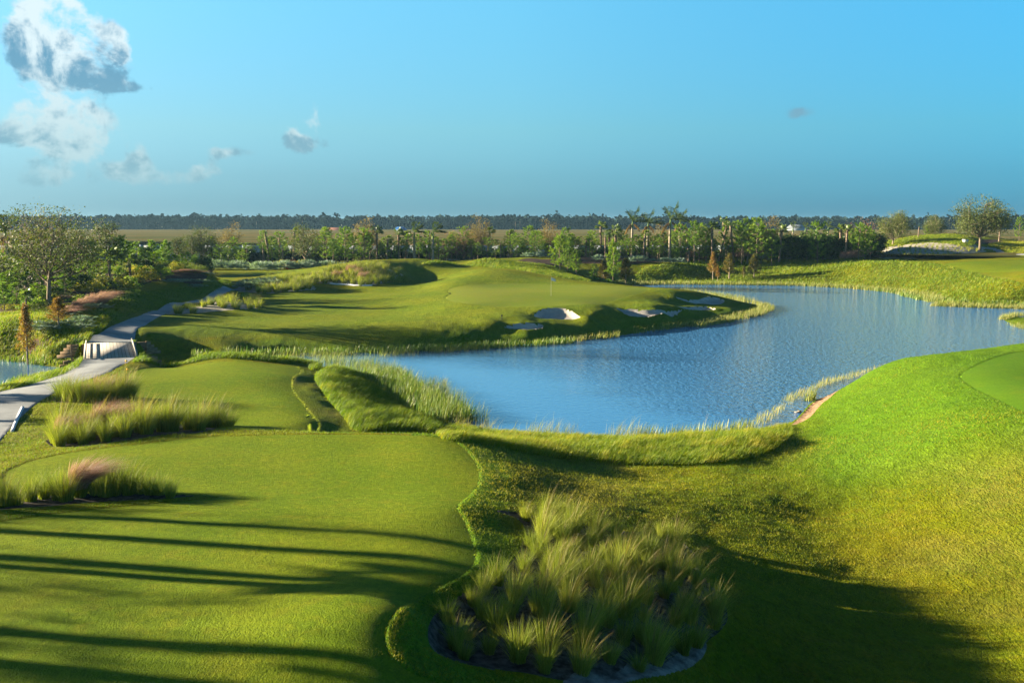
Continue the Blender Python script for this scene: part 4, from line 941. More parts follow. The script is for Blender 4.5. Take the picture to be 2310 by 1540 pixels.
# tree line in front of the wall
tl('stump', [(312,544),(328,556),(347,543),(385,546),(557,555),(594,545),(607,520),(631,530),(637,552),(989,541),(1129,545),(1553,520)], 203)
tl('sabal', [(730,514),(851,508),(872,530),(900,513),(915,520),(1100,511),(1147,517),(1320,532),(1356,497),(1365,522),(1373,517),(1389,520),(1450,518),(1606,497),(1757,507),(1895,503),(1905,507),(662,511)], 201)
tl('sabal', [(1389,505)], 210)
tl('leansabal', [(1620,500),(1640,490),(1655,499)], 204)
tl('pine', [(738,515),(752,540),(767,541),(779,515),(822,516),(830,528),(884,545),(920,530),(945,531),(962,541),(975,545),(1003,540),(1019,530),(1047,513),(1063,540),(1078,548),(1118,541),(1155,531),(1165,527),
 (1195,512),(1208,522),(1222,545),(1277,515),(1290,528),(1305,535),(1330,530),(1345,541),(1400,535),(1413,540),(1436,531),(1453,529),(1470,535),(1483,530),(1496,524),(1534,509),(1548,525),(1565,502),(1577,507),(1592,518),(1630,515),(1663,501),(1672,512),(1685,495),(1694,508),(1706,495),(1716,508),(1740,520),
 (1843,503),(1935,505),(1918,520),(1950,512),(1962,520),(500,552),(530,560),(548,565)], 198)
tl('pine', [(480+27*i+9*math.sin(i*1.9), 536+10*math.sin(i*2.7)+8*math.sin(i*.9), 203+4*math.sin(i)) for i in range(46)], 203)
tl('oak', [(690,497,190),(436,519),(463,503),(418,523),(400,530)], 200, wide=1.35)
tl('brownoak', [(520,496),(815,484),(835,500),(1087,480),(1070,500),(1237,490),(1728,480),(1247,515),(1500,500,232)], 206, wide=1.25)
tl('redtree', [(1030,506),(1043,520),(1945,484),(1010,530)], 204, wide=1.3)
tl('royal', [(1425,472,203),(1460,478,206),(1510,463,199),(1532,474,212)], 203)
tl('royalwind', [(935,496),(977,496)], 200)
tl('bright', [(297,548),(322,556),(340,551),(370,552),(405,552),(440,560),(568,545),(597,545),(612,552),(645,548),(712,545),(750,544),(768,552),(860,545),(985,552),(1060,552),(1130,550),(1180,548),(1232,548),(1262,540),(1335,545),(1425,555),(1524,548),(1605,540),(1655,545),(1700,540),(475,560),(455,548)], 206)
tl('hedge', [(x, 560+7*math.sin(x), 208+3*math.sin(x*.7)) for x in range(478, 1730, 17)], 208, wide=1.7)
tl('hedge', [(x, 523+5*math.sin(x*1.3), 205+3*math.sin(x*.7)) for x in range(1735, 1985, 12)], 205, wide=1.5)
tl('farroyal', [(1757,500,330),(1787,497,330),(1815,500,335),(1840,499,340),(1866,497,330)], 330)
# small trees in front of the line
W_ = 'on the slope between the green and the tree line'
put('pinebig', 1263, 168, top=533, label='largest bright pine standing in front of the tree line beside the flag', wide=1.15)
put('pinebig', 1280, 171, top=540, label='slender pine tucked against the largest pine behind the green', wide=.8)
put('pinebig', 1300, 166, top=568, label='low bright pine just right of the largest pine behind the green', wide=.9)
put('pinebig', 1383, 162, top=546, label='tall thin pine with exposed trunk right of the flag', wide=1.0, var=1)
put('pine', 1340, 165, top=596, label='tiny sparse pine between the two taller pines behind the green')
put('cypressg', 1362, 168, top=588, label='dark greenish cypress left of the tall thin pine', wide=1.2)
put('cypressg', 1412, 165, top=583, label='dark orange-green cypress right of the tall thin pine', wide=1.3)
put('cypress', 1608, 182, top=570, label='orange cypress at the far lake edge, leftmost of three', wide=.9)
put('cypress', 1619, 180, top=600, label='small thin bare cypress beside the orange one at the far lake edge', wide=.6)
put('cypressg', 1645, 183, top=573, label='dark cypress at the far lake edge, middle of three', wide=1.25)
put('cypressg', 1701, 183, top=574, label='greenish cypress at the far lake edge, rightmost of three', wide=1.1)
put('cypressg', 1678, 184, top=600, label='tiny dark sapling between two cypresses at the far lake edge', wide=.6)
# right-hand trees
put('roundoak', 2012, 222, top=477, label='broad round olive tree left of the sandy mound', wide=.86)
put('roundoak', 2105, 250, top=486, label='smaller dark round tree behind the top of the sandy mound', wide=.7)
put('bigoak', 2208, 209, top=440, label='tall spreading oak on the mulch circle at the right', wide=1.0)
put('stump', 2068, 228, top=510, label='short palm stub on top of the sandy mound')
put('stump', 2250, 222, top=497, label='pale palm stub right of the tall spreading oak')
put('pine', 2296, 240, top=491, label='young pine at the far right edge of the picture')
put('pine', 2088, 250, top=510, label='young pine in front of the dark round tree on the mound')
for i, (x_, t_) in enumerate([(2045,532),(2030,528),(1975,525),(2240,530),(2285,538),(1998,532)]):
    put('gshrub', x_, 236+2*i, top=t_, desc='low green bush', where='behind the crest of the sandy mound', group='bushes behind the sandy mound')
# left bank
put('royal', 22, 118, top=476, label='windblown palm with brown fronds at the far left edge', wide=.75, var=1, rot=3.0)
put('baretree', 97, 124, top=450, label='tall nearly bare tree with pale limbs against the sky')
put('opentree', 112, 92, top=468, label='large open-crowned oak beside the rust cypress trees', rot=0.3, wide=1.0)
put('oak', 60, 126, top=505, label='small oak left of the nearly bare tree', wide=1.0)
put('oak', 10, 105, top=560, label='low oak at the left edge under the palm', wide=1.2)
put('oak', 245, 150, top=478, label='dark olive oak right of the large open-crowned oak', wide=1.2)
put('oak', 185, 140, top=500, label='oak right behind the nearly bare tree', wide=1.2)
put('sabalbig', 249, 116, top=552, label='stout fan palm with rough trunk behind the pink grass')
put('sabalbig', 297, 120, top=568, label='second stout fan palm, right of its twin behind the pink grass')
put('pinenear', 12, 92, top=640, label='slim dark pine at the left edge above the lime grass')
put('cypress', 60, 76.5, top=694, label='narrow rust-coloured cypress with pale trunk by the pond', wide=.8, var=1)
put('cypress', 134, 80, top=672, label='broad rust-coloured cypress by the pond', wide=1.15, var=0)
put('sabalbig', 62, 84, top=655, label='small fan palm sprouting behind the narrow rust cypress', wide=.5, H=2.6)
for i, (x_, t_, Y_) in enumerate([(150,556,135),(175,560,125),(195,575,112),(210,548,140),(225,590,118),(262,570,130),(276,535,150),(320,600,126),(335,560,150),(350,570,140),(365,600,120),(375,545,160),(395,575,150),(410,590,140),(425,570,160),(30,560,125),(50,590,110),(75,600,105),(20,615,100),(130,600,108),(150,620,102),(40,640,95),(90,640,96),(345,545,165),(290,545,165),(310,548,170)]):
    put('pinenear', x_, Y_, top=t_, desc='young pine with bright tufts', where='in the thicket on the left bank', group='young pines in the left thicket', wide=1.25)
for i, (x_, t_, Y_) in enumerate([(120,560,140),(200,560,150),(240,600,130),(160,590,118),(100,610,112),(60,560,140),(5,560,130),(185,610,108),(270,600,126),(330,580,135),(20,580,112),(300,600,140),(440,575,165),(460,570,160)]):
    put('hedge' if i % 2 else 'bright', x_, Y_, top=t_, desc='leafy small tree' if i % 2 == 0 else 'dark dense small tree', where='in the thicket on the left bank', group='small trees in the left thicket', wide=1.3)
for i, (x_, t_, Y_) in enumerate([(390,585,138),(420,590,140),(360,590,136),(445,592,142),(400,600,132)]):
    put('feather', x_, Y_, top=t_, desc='feathery light green shrub', where='above the far pink grass', group='feathery shrubs above the far pink grass', wide=1.1)
for i, (x_, t_, Y_) in enumerate([(232,645,108),(248,642,112),(262,641,114),(278,640,114),(310,641,118),(330,640,121),(350,636,124),(368,634,126),(464,612,146),(450,614,146),(475,616,148),(20,690,95),(40,692,94),(290,650,110)]):
    put('yshrub', x_, Y_, top=t_, desc='low yellow-green shrub', where='on the mulch above the cart path', group='yellow-green shrubs above the cart path', wide=1.2)
for i, (x_, t_, Y_) in enumerate([(10,660,98),(35,665,100),(130,650,104),(150,660,100),(80,672,93),(110,678,91),(165,640,110),(205,650,108),(190,665,98)]):
    put('gshrub', x_, Y_, top=t_, desc='rounded green shrub', where='under the large open-crowned oak', group='shrubs under the open oak', wide=1.5)
for i, (x_, t_, Y_) in enumerate([(168,718,84),(182,712,86),(178,728,82),(90,760,79),(100,752,80),(150,705,88),(205,695,92),(222,690,94),(395,645,120),(410,641,122),(452,640,126),(465,635,132),(440,648,122)]):
    put('silver', x_, Y_, top=t_, desc='spiky silver-green shrub', where='by the near cart path', group='silver shrubs by the near path', wide=1.5)
for i, x_ in enumerate([475,487,500,512,525,537,549,575,590,605,616,630,642,655,668,680,692,705,718,730,742,760,775]):
    put('silver', x_, 176-(x_ > 570)*4+2*math.sin(i*3), H=1.25+.3*math.sin(i*1.7), desc='silver-green mounded shrub', where='at the tree line foot', group='silver shrubs at the tree line', wide=1.15)
for i, (x_, t_) in enumerate([(1190,582),(1215,583),(1245,582),(1500,563),(1530,560),(1385,575),(1420,570),(1440,572),(1470,570),(1350,578),(1725,552),(1740,550),(1770,556),(1885,556),(1900,553),(1870,556)]):
    put('silver', x_, 190 if x_ < 1600 else 203, H=1.1+.25*math.sin(i*2.1), desc='pale silver shrub', where='at the mulch edge behind the green', group='silver shrubs behind the green', wide=1.1)
for i, (x_, t_) in enumerate([(1300,625),(1328,622),(1352,628),(1370,630),(1400,630),(1285,622),(1315,630)]):
    put('gshrub', x_, 160+i % 3, top=t_, desc='dark low shrub', where='under the pines behind the green', group='low shrubs behind the green', wide=1.5)
put('yshrub', 640, 172, top=588, label='yellow-green bush left of the red plant', wide=1.6)
put('yshrub', 682, 174, top=585, label='yellow-green bush right of the red plant', wide=1.4)
put('redplant', 656, 172, top=583, label='bright red spiky plant under the big olive oak', wide=1.5)
for i, (x_, t_, Y_) in enumerate([(160,684,90),(172,676,91),(186,668,93),(200,664,94),(215,660,96),(232,656,98),(244,654,99),(226,664,95),(150,692,88)]):
    put('muhly', x_, Y_, top=t_, desc='pink feathery grass', where='beside the near cart path', group='pink grasses beside the near path', wide=1.7)
for i, (x_, t_, Y_) in enumerate([(388,630,128),(400,627,129),(412,626,130),(428,627,131),(440,628,131),(452,630,132)]):
    put('muhly', x_, Y_, top=t_, desc='pink feathery grass', where='by the far path', group='pink grasses by the far path', wide=1.6)
for i, (x_, t_) in enumerate([(1560,560),(1665,558),(1680,556),(1700,555),(1920,563),(1935,562),(1905,566)]):
    put('muhlyfar', x_, 196 if x_ > 1800 else 205, top=t_, desc='dusky pink grass', where='at the right tree line foot', group='pink grasses at the right tree line', wide=1.5)
for i, (x_, Y_) in enumerate([(215,104),(235,107),(255,110),(275,112),(295,114),(315,117),(335,120),(355,123),(375,126),(225,114),(250,118),(280,122),(310,127),(340,131),(370,136),(400,132),(425,136),(200,112),(180,106),(160,112),(140,106),(120,98),(95,100),(70,98)]):
    put(('yshrub', 'gshrub', 'gshrub')[i % 3], x_, Y_, H=1.1+.4*math.sin(i*2.3), desc='leafy groundcover mound', where='among the left bank shrubs', group='groundcover mounds on the left bank', wide=1.25)
# grass clumps in the near beds
def fill(poly, n, mind, kind, desc, bedname, group, Hr, rows, bias=None):
    lo, hi = poly.min(0), poly.max(0); pts = []; tries = 0
    while len(pts) < n and tries < 40000:
        tries += 1; p = np.array([rng.uniform(lo[0], hi[0]), rng.uniform(lo[1], hi[1])])
        if pts and min(np.hypot(*(p-q)) for q in pts) < mind: continue
        if bias is not None and not bias(p): continue
        if sdf(poly, p[:1], p[1:])[0] > -.12: continue
        pts.append(p)
    pts.sort(key=lambda p: p[1]); per = max(1, math.ceil(len(pts)/rows))
    rn = ['front row', 'second row', 'third row', 'fourth row', 'fifth row', 'sixth row', 'seventh row', 'back row']
    for i, p in enumerate(pts):
        r_ = i//per; w_ = rn[r_] if r_ < rows-1 or rows == 1 else 'back row'
        put(kind, 0, 0, xy=(p[0], p[1]), H=rng.uniform(*Hr), desc=desc, where=(w_+' of ' if rows > 1 else 'in ')+bedname, group=group)
    return pts
fill(Z['bed0'], 104, .5, 'clump', 'tall cordgrass clump', 'the large near bed', 'grass clumps in the large near bed', (.5, .9), 8)
lab = 'the row at the left of the front tee'
for i, (x_, y_) in enumerate([(12,1141),(40,1137),(70,1130),(100,1124),(132,1126),(160,1118),(186,1118),(214,1116),(238,1117),(262,1113),(290,1113),(315,1113),(338,1114),(360,1114),(384,1119),(150,1128),(-20,1145)]):
    h_ = hit([(x_, y_)])[0]; put('clump', 0, 0, xy=tuple(h_), H=.95 if i != 14 else .6, desc='green cordgrass clump', where='in '+lab, group='grass clumps in the lowest left bed')
def along(pts, kind, H, desc, where, group, jit=.15, **kw):
    hh = hit(pts)
    for h_ in hh: put(kind, 0, 0, xy=(h_[0]+random.uniform(-jit, jit), h_[1]+random.uniform(-jit, jit)), H=H*random.uniform(.88, 1.12), desc=desc, where=where, group=group, **kw)
along([(118,998),(140,1001),(165,995),(188,998),(210,990),(235,992),(258,983),(285,984),(310,975),(335,977),(362,970),(390,970),(415,966),(442,968),(468,962),(495,962),(512,964)], 'clump', 1.25, 'windblown cordgrass clump', 'front row of the long bed by the path', 'grass clumps in the long bed')
along([(128,986),(155,984),(180,982),(205,977),(232,974),(258,970),(285,967),(312,964),(340,962),(368,961),(395,961),(422,960),(450,959),(478,958),(500,960)], 'clump', 1.3, 'windblown cordgrass clump', 'back row of the long bed by the path', 'grass clumps in the long bed')
along([(135,903),(152,906),(172,909),(192,911),(214,911),(236,909),(258,907),(280,905),(296,903),(145,896),(168,897),(190,898),(212,898),(236,897),(260,896),(282,896)], 'clump', 1.3, 'dense cordgrass clump', 'in the small round bed by the path', 'grass clumps in the small round bed')
along([(142,988),(218,975),(232,972)], 'muhly', 1.2, 'pink feathery grass', 'at the left end of the long bed', 'pink grasses in the long bed', wide=1.0)
along([(172,1119),(190,1118)], 'muhly', 1.0, 'pink feathery grass', 'behind the row at the left of the front tee', 'pink grasses in the lowest left bed')
along([(205,900),(222,899)], 'muhly', 1.15, 'pale pink feathery grass', 'on top of the small round bed', 'pink grasses in the small round bed')
fill(Z['bed4'], 34, .8, 'farclump', 'small cordgrass clump', 'the sandy strip by the path', 'grass clumps on the sandy strip', (.8, 1.15), 2)
fill(Z['bed5'], 34, 1.0, 'farclump', 'small cordgrass clump', 'the small mound by the path end', 'grass clumps on the small mound', (1.0, 1.3), 2)
fill(Z['bed6'], 84, 1.0, 'farclump', 'small cordgrass clump', 'the tall grassy mound', 'grass clumps on the tall mound', (1.0, 1.4), 4)
along([(758,628),(790,618),(808,622),(815,632)], 'muhlyfar', 1.2, 'pinkish feathery grass', 'on the tall grassy mound', 'pink grasses on the tall mound', wide=.9)
for i, (x_, y_) in enumerate([(558,652),(568,648),(580,651),(600,645),(612,648)]):
    h_ = hit([(x_, y_)])[0]; put('silver', 0, 0, xy=tuple(h_), H=1.1, desc='blue-green spiky shrub', where='at the left end of the small mound', group='spiky shrubs on the small mound', wide=1.4)
wp = hit([(1975+12.5*i+4*(j % 2), 579-5.2*j) for j in range(6) for i in range(19)])
wm = sdf(Z['waste'], wp[:, 0], wp[:, 1])
for h_, d_, j in zip(wp, wm, [j for j in range(6) for i in range(19)]):
    if d_ < -.2: put('tuft', 0, 0, xy=(h_[0]+random.uniform(-.3, .3), h_[1]), H=random.uniform(.6, 1.0), desc='small planted grass tuft', where='row %s up the sandy mound' % ['one', 'two', 'three', 'four', 'five', 'six'][j], group='grass tufts planted on the sandy mound')
# trees beyond the left edge whose shade falls on the tees
for i, (x_, y_, h_) in enumerate([(-52,50,9),(-56,57,9),(-62,64,9),(-60,47,9)]):
    put('sabal', 0, 0, xy=(x_, y_), H=h_*.92, desc='shade palm', where='beyond the left edge', group='trees left of the tees')
for i, (k_, x_, y_, h_) in enumerate([('royal',-33,22.0,12),('stump',-37,31.9,8.4),('brownoak',-50,34.2,11),('stump',-34,29.4,7.9),('stump',-44,31.6,9.8),('sabal',-31,26.3,7.6),('sabal',-38,28.3,9.0),('brownoak',-47,28.9,10.5),('stump',-35,23.6,9.5),('brownoak',-46,24.6,12)]):
    put(k_, 0, 0, xy=(x_, y_), H=h_, desc='thin shade tree' if k_ == 'brownoak' else 'tall shade palm', where='left of the front tee', group='trees left of the front tee', wide=.75)
build_places()

# ------------------------------------------------------------------ long native grass and reeds: nobody could count it
def sample_poly(poly, n):
    lo, hi = poly.min(0), poly.max(0); out = []
    tot = 0
    while tot < n:
        p = np.stack([rng.uniform(lo[0], hi[0], n*2), rng.uniform(lo[1], hi[1], n*2)], -1)
        p = p[sdf(poly, p[:, 0], p[:, 1]) < -.02]
        if len(p) == 0: return np.zeros((0, 2))
        out.append(p); tot += len(p)
    return np.vstack(out)[:n]
def area(p): return abs(np.sum(p[:, 0]*np.roll(p[:, 1], -1)-np.roll(p[:, 0], -1)*p[:, 1]))/2
def longgrass(name, key, dens, h, wd, lab, t0=.5, cap=90000, bend=.8, wind=(.7, -.1), mt='longgrass'):
    poly = LONG[key] if key in LONG else Z[key]; n = int(min(cap, area(poly)*dens)); p = sample_poly(poly, n); n = len(p)
    z_ = height(p[:, 0], p[:, 1]); k = (z_ > .0); p = p[k]; z_ = z_[k]; n = len(p)
    pn = .5*fbm(p[:, 0]*.8, p[:, 1]*.8, 3, 77)+.5*fbm(p[:, 0]*3.1, p[:, 1]*3.1, 2, 78); a = rng.uniform(0, 6.28, n)
    d = np.stack([np.cos(a)*.5+wind[0], np.sin(a)*.5+wind[1]], -1); d /= np.linalg.norm(d, axis=1)[:, None]
    b = B(); b.blades(np.column_stack([p, z_-.03]), d, h*rng.uniform(.4, 1.15, n)*(.25+1.5*pn), wd, bend*rng.uniform(.4, 1.2, n), 3, np.clip(t0+(pn-.5)*1.1+rng.uniform(-.22, .22, n), 0, 1))
    return tag(link(name, b.mesh(name, [M[mt]])), lab, 'long grass', kind='stuff')
longgrass('long_grass', 'n1', 330, .36, .022, 'long golden-green grass on the near lake bank', .55)
longgrass('long_grass', 'n2', 420, .46, .022, 'long green grass on the triangular bank beside the back tee', .45)
longgrass('long_grass', 'n3', 260, .42, .028, 'strip of long grass behind the back tee', .45)
longgrass('long_grass', 'n4', 220, .36, .03, 'long grass between the cart path and the left pond', .5)
longgrass('long_grass', 'n5', 130, .38, .04, 'lime-lit long grass on the left hillside', .62)
longgrass('long_grass', 'n6', 60, .40, .06, 'long grass on the hump behind the green', .5)
longgrass('long_grass', 'n7', 17, .42, .10, 'long grass on the far right lake bank', .38)
longgrass('long_grass', 'n8', 40, .5, .07, 'long grass on the crest of the sandy mound', .6)
longgrass('long_grass', 'n9', 40, .5, .07, 'long grass beside the right-hand path', .6)
longgrass('long_grass', 'n10', 60, .22, .05, 'dark green grass above the curving cart path', .3)
def turfblades(name, n, y0, y1, u0, u1, h, wd, mt, lab, cond, t0=.5):
    u_ = rng.uniform(u0, u1, n); yy = 1/rng.uniform(1/y1, 1/y0, n); xx = u_*yy
    zz, S_ = height(xx, yy, True); k_ = cond(S_, xx, yy) & (S_['bed'] > .05) & (S_['bedsand'] > .05) & (S_['collar'] > 0) & (S_['path'] > .05) & (S_['lake'] > .3) & (S_['bare'] > 0); xx, yy, zz = xx[k_], yy[k_], zz[k_]; n = len(xx)
    p1 = fbm(xx*.22, yy*.22, 4, 55); p2 = fbm(xx*3.2, yy*4.0, 3, 56); a = rng.uniform(0, 6.28, n)
    d = np.stack([np.cos(a)*.7+.3, np.sin(a)*.7], -1); d /= np.linalg.norm(d, axis=1)[:, None]
    b = B(); b.blades(np.column_stack([xx, yy, zz-.008]), d, h*rng.uniform(.5, 1.2, n)*(.15+1.7*p2)*np.clip(yy/26, .8, 1.6), wd*np.clip(yy/26, .8, 1.7), rng.uniform(.2, 1.4, n), 2, np.clip(t0+(p1-.5)*1.9+(p2-.5)*.5+rng.uniform(-.2, .2, n), 0, 1))
    return tag(link(name, b.mesh(name, [M[mt]])), lab, 'grass', kind='stuff')
turfblades('rough_grass', 330000, 17, 62, -.56, .56, .062, .012, 'roughblade', 'rough grass around the tees and in the hollow', lambda S_, xx, yy: (S_['mown'] > .03) & (S_['long'] > 0))
turfblades('tee_grass', 210000, 17, 60, -.56, .25, .022, .009, 'teeblade', 'short mown grass blades on the tees', lambda S_, xx, yy: (S_['mown'] < -.03), .5)
def reeds(name, pts, w0, dens, h, wd, mt, lab, bend=.35, off=0.0, t0=.5, clump=.5):
    P_ = unz(np.array([p[0] for p in pts], float), np.array([p[1] for p in pts], float), 0.0); seg = np.diff(P_, axis=0); L_ = np.linalg.norm(seg, axis=1)
    n = int(L_.sum()*w0*dens); k = rng.choice(len(seg), n, p=L_/L_.sum()); t_ = rng.uniform(0, 1, (n, 1)); nv = np.stack([-seg[:, 1], seg[:, 0]], -1)/L_[:, None]
    q = P_[k]+seg[k]*t_+nv[k]*(off+rng.uniform(-.5, .5, (n, 1))*w0)
    keep = fbm(q[:, 0]*.7, q[:, 1]*.7, 3, 41) > clump*rng.uniform(.75, 1.1, n); q = q[keep]; n = len(q)
    zz = np.maximum(height(q[:, 0], q[:, 1]), -.02)-.05; a = rng.uniform(0, 6.28, n)
    d = np.stack([np.cos(a)*.5+.8, np.sin(a)*.5], -1)
    b = B(); b.blades(np.column_stack([q, zz]), d, h*rng.uniform(.5, 1.15, n), wd, bend*rng.uniform(.2, 1.3, n), 3, np.clip(t0+rng.uniform(-.35, .35, n), 0, 1))
    return tag(link(name, b.mesh(name, [M[mt]])), lab, 'reeds', kind='stuff')
FAR = [(430,812),(500,807),(620,799),(800,798),(950,791),(1100,784),(1200,779),(1290,772)]
reeds('pickerel_weed', FAR, 1.6, 60, .75, .06, 'pickerel', 'broad-leaved water weeds under the far fairway bank', .25, 0, .5, .38)
reeds('reeds', [(520,812),(620,805),(800,804),(950,797),(1050,790),(1100,788)], 1.6, 38, .6, .025, 'reed', 'thin pale reeds in the water under the far fairway', .5, 0, .6, .42)
reeds('reeds', [(1290,771),(1400,759),(1500,743),(1600,729),(1700,711)], .9, 40, .8, .04, 'reed', 'broken fringe of reeds along the front of the peninsula', .35, 0, .5, .52)
reeds('reeds', [(1560,738),(1630,726),(1700,711),(1730,698),(1712,688)], 2.0, 45, .8, .045, 'reed', 'golden reeds round the tip of the peninsula', .35, 0, .55, .3)
reeds('reeds', [(1690,684),(1640,674),(1590,667),(1540,660)], 2.0, 30, 1.0, .05, 'reed', 'reeds behind the peninsula bunkers', .3, 0, .5, .3)
reeds('reeds', [(1430,643),(1500,641),(1640,642),(1720,643),(1800,644),(1900,649),(2000,657),(2080,669),(2112,682)], 2.6, 22, .9, .07, 'reed', 'reed fringe along the far lake shore', .3, 0, .55, .25)
reeds('reeds', [(2100,689),(2150,691),(2200,693),(2310,696),(2400,699)], 2.8, 30, .8, .06, 'reed', 'golden reed bed at the right end of the far shore', .3, 0, .7, .22)
reeds('pickerel_weed', [(1950,650),(2040,660),(2110,678),(2200,687),(2310,690)], 2.0, 14, .7, .10, 'pickerel', 'green water weeds above the far right shore', .25, -1.5, .55, .4)
reeds('reeds', [(2262,722),(2275,716),(2300,712),(2340,712)], 1.2, 60, .7, .04, 'reed', 'reeds round the little spit at the right edge', .3, 0, .65, .35)
reeds('reeds', [(2280,732),(2310,742),(2350,752)], 1.0, 50, .6, .035, 'reed', 'low reeds below the little spit', .3, 0, .65, .35)
reeds('reeds', [(1700,962),(1740,935),(1775,905),(1830,880),(1870,862),(1930,848),(1990,832),(2060,820),(2140,811),(2220,797),(2310,783),(2380,776)], .8, 60, .55, .022, 'reed', 'thin line of reeds offshore of the right mound', .35, 0, .72, .42)
reeds('reed_clump', [(1822,905),(1834,899)], .5, 260, .85, .03, 'pickerel', 'single green reed clump beside the bare bank', .3, 0, .75, .05)
reeds('reeds', [(1000,968),(1100,978),(1200,986),(1300,991),(1400,991),(1500,990),(1560,987)], .9, 130, .95, .014, 'reed', 'thin reeds along the near lake edge', .45, .4, .6, .45)
reeds('pickerel_weed', [(1440,989),(1560,985),(1640,979),(1700,970)], .9, 90, .8, .035, 'pickerel', 'yellow-green leaves at the right end of the near bank', .3, .1, .8, .3)
reeds('reeds', [(1150,984),(1300,990),(1450,990),(1600,982)], .5, 30, 1.4, .02, 'reed', 'taller reeds standing along the near lake edge', .5, .3, .6, .5)
reeds('pickerel_weed', [(830,850),(860,876),(905,906),(950,938),(990,958)], 3.0, 95, .95, .045, 'pickerel', 'dense dark water plants beside the triangular bank', .25, .9, .45, .25)
reeds('reeds', [(700,822),(760,826),(805,838),(850,862),(900,888),(940,902),(965,935),(1000,960)], 3.0, 60, 1.1, .02, 'reed', 'tall reeds in the inlet by the triangular bank', .4, 1.2, .38, .4)
reeds('reeds', [(960,880),(985,862),(990,885)], 1.2, 50, .7, .018, 'reed', 'isolated reeds standing in open water', .6, 0, .5, .45)
reeds('pickerel_weed', [(0,812),(60,816),(95,822),(190,826)], 1.4, 60, .55, .05, 'pickerel', 'water plants on the far side of the left pond', .25, 0, .5, .3)
reeds('pickerel_weed', [(0,872),(30,862),(60,852)], .8, 60, .5, .05, 'pickerel', 'water plants on the near side of the left pond', .25, 0, .5, .4)

# ------------------------------------------------------------------ built things
# bridge
bc, ax, Lb, Wb = BRC, BRA, BRL, BRW
br = bpy.data.objects.new('footbridge', None); col.objects.link(br); br.location = (bc[0], bc[1], 1.85); br.rotation_euler = (0, 0, math.atan2(-ax[0], ax[1]))
tag(br, 'short timber cart bridge with low pale rails over the channel', 'bridge')
b = B(); b.box((0, 0, 0), (Wb/2+.05, Lb/2, .09)); link('deck', b.mesh('deck', [M['deck']]), br)
b = B()
for sx_ in (-Wb*.4, 0, Wb*.4): b.box((sx_, 0, -.3), (.12, Lb/2-.1, .2))
link('beams', b.mesh('beams', [M['brownwood']]), br)
for sg in (-1, 1):
    b = B(); b.box((sg*(Wb/2-.08), 0, .30), (.05, Lb/2, .02)); rail = link('railing', b.mesh('railing', [M['railwood']]), br)
    b = B(); b.box((sg*(Wb/2-.06), 0, .19), (.025, Lb/2-.05, .018)); link('lower_rail', b.mesh('lower_rail', [M['railwood']]), rail)
    pm = B(); pm.box((0, 0, .185), (.045, .045, .10)); pm = pm.mesh('post', [M['railwood']])
    for k in range(8):
        po = link('post', pm, rail); po.location = (sg*(Wb/2-.08), -Lb/2+.12+(Lb-.24)*k/7, 0)
    for e in (-1, 1):                              # plank wing walls at the corners
        b = B(); n_ = 4
        for k in range(n_):
            l_ = 1.5+.3*k; b.box((sg*(Wb/2+.06+l_/2*.8), e*(Lb/2-.2)+e*l_*.12, -.1-.25*k), (l_/2*.82, .05, .115), sg*e*.2)
        for k in range(2): b.box((sg*(Wb/2+.12+.85*k), e*(Lb/2-.2)+e*(.1+.2*k)-e*.12, -.55), (.08, .08, .6))
        link('wing_wall', b.mesh('wing_wall', [M['brownwood']]), br)
# flag
g_ = hit([(1243, 668)])[0]; gz_ = gz(*g_)
fl = bpy.data.objects.new('flagstick', None); col.objects.link(fl); fl.location = (g_[0], g_[1], gz_); tag(fl, 'white flag on a slim pole standing on the pale putting green', 'flag')
b = B(); b.tube([(0, 0, -.1), (0, 0, 2.2)], .014, 6); link('pole', b.mesh('pole', [M['railwood']], True), fl)
b = B(); nx = 8
vv = [(i/nx*.52, .05*math.sin(i*1.1), 2.17-.30*i/nx*.75+(-.36*(1-.25*i/nx) if j else 0)) for j in (0, 1) for i in range(nx+1)]
b.add(vv, [(i, i+1, nx+2+i, nx+1+i) for i in range(nx)]); link('flag_cloth', b.mesh('flag_cloth', [M['white']], True), fl)
b = B(); b.tube([(0, 0, .0), (0, 0, .012)], .06, 12); link('cup', b.mesh('cup', [M['black']]), fl)
# wall behind the tree line
b = B(); pw = B(); xs_ = [-460+46*i for i in range(50)]; Yw = 227
wx = [fx(p_, Yw)[0] for p_ in xs_]; 
for i in range(len(wx)-1):
    b.box(((wx[i]+wx[i+1])/2, Yw, 3.5), ((wx[i+1]-wx[i])/2-.25, .12, 2.15)); pw.box((wx[i], Yw, 3.55), (.25, .22, 2.25))
pw.box((wx[-1], Yw, 3.55), (.25, .22, 2.25))
wr = bpy.data.objects.new('perimeter_wall', None); col.objects.link(wr); tag(wr, 'long pale grey boundary wall behind the tree line', 'wall')
link('wall_panels', b.mesh('wall_panels', [M['wall']]), wr); link('pillars', pw.mesh('pillars', [M['wall']]), wr)
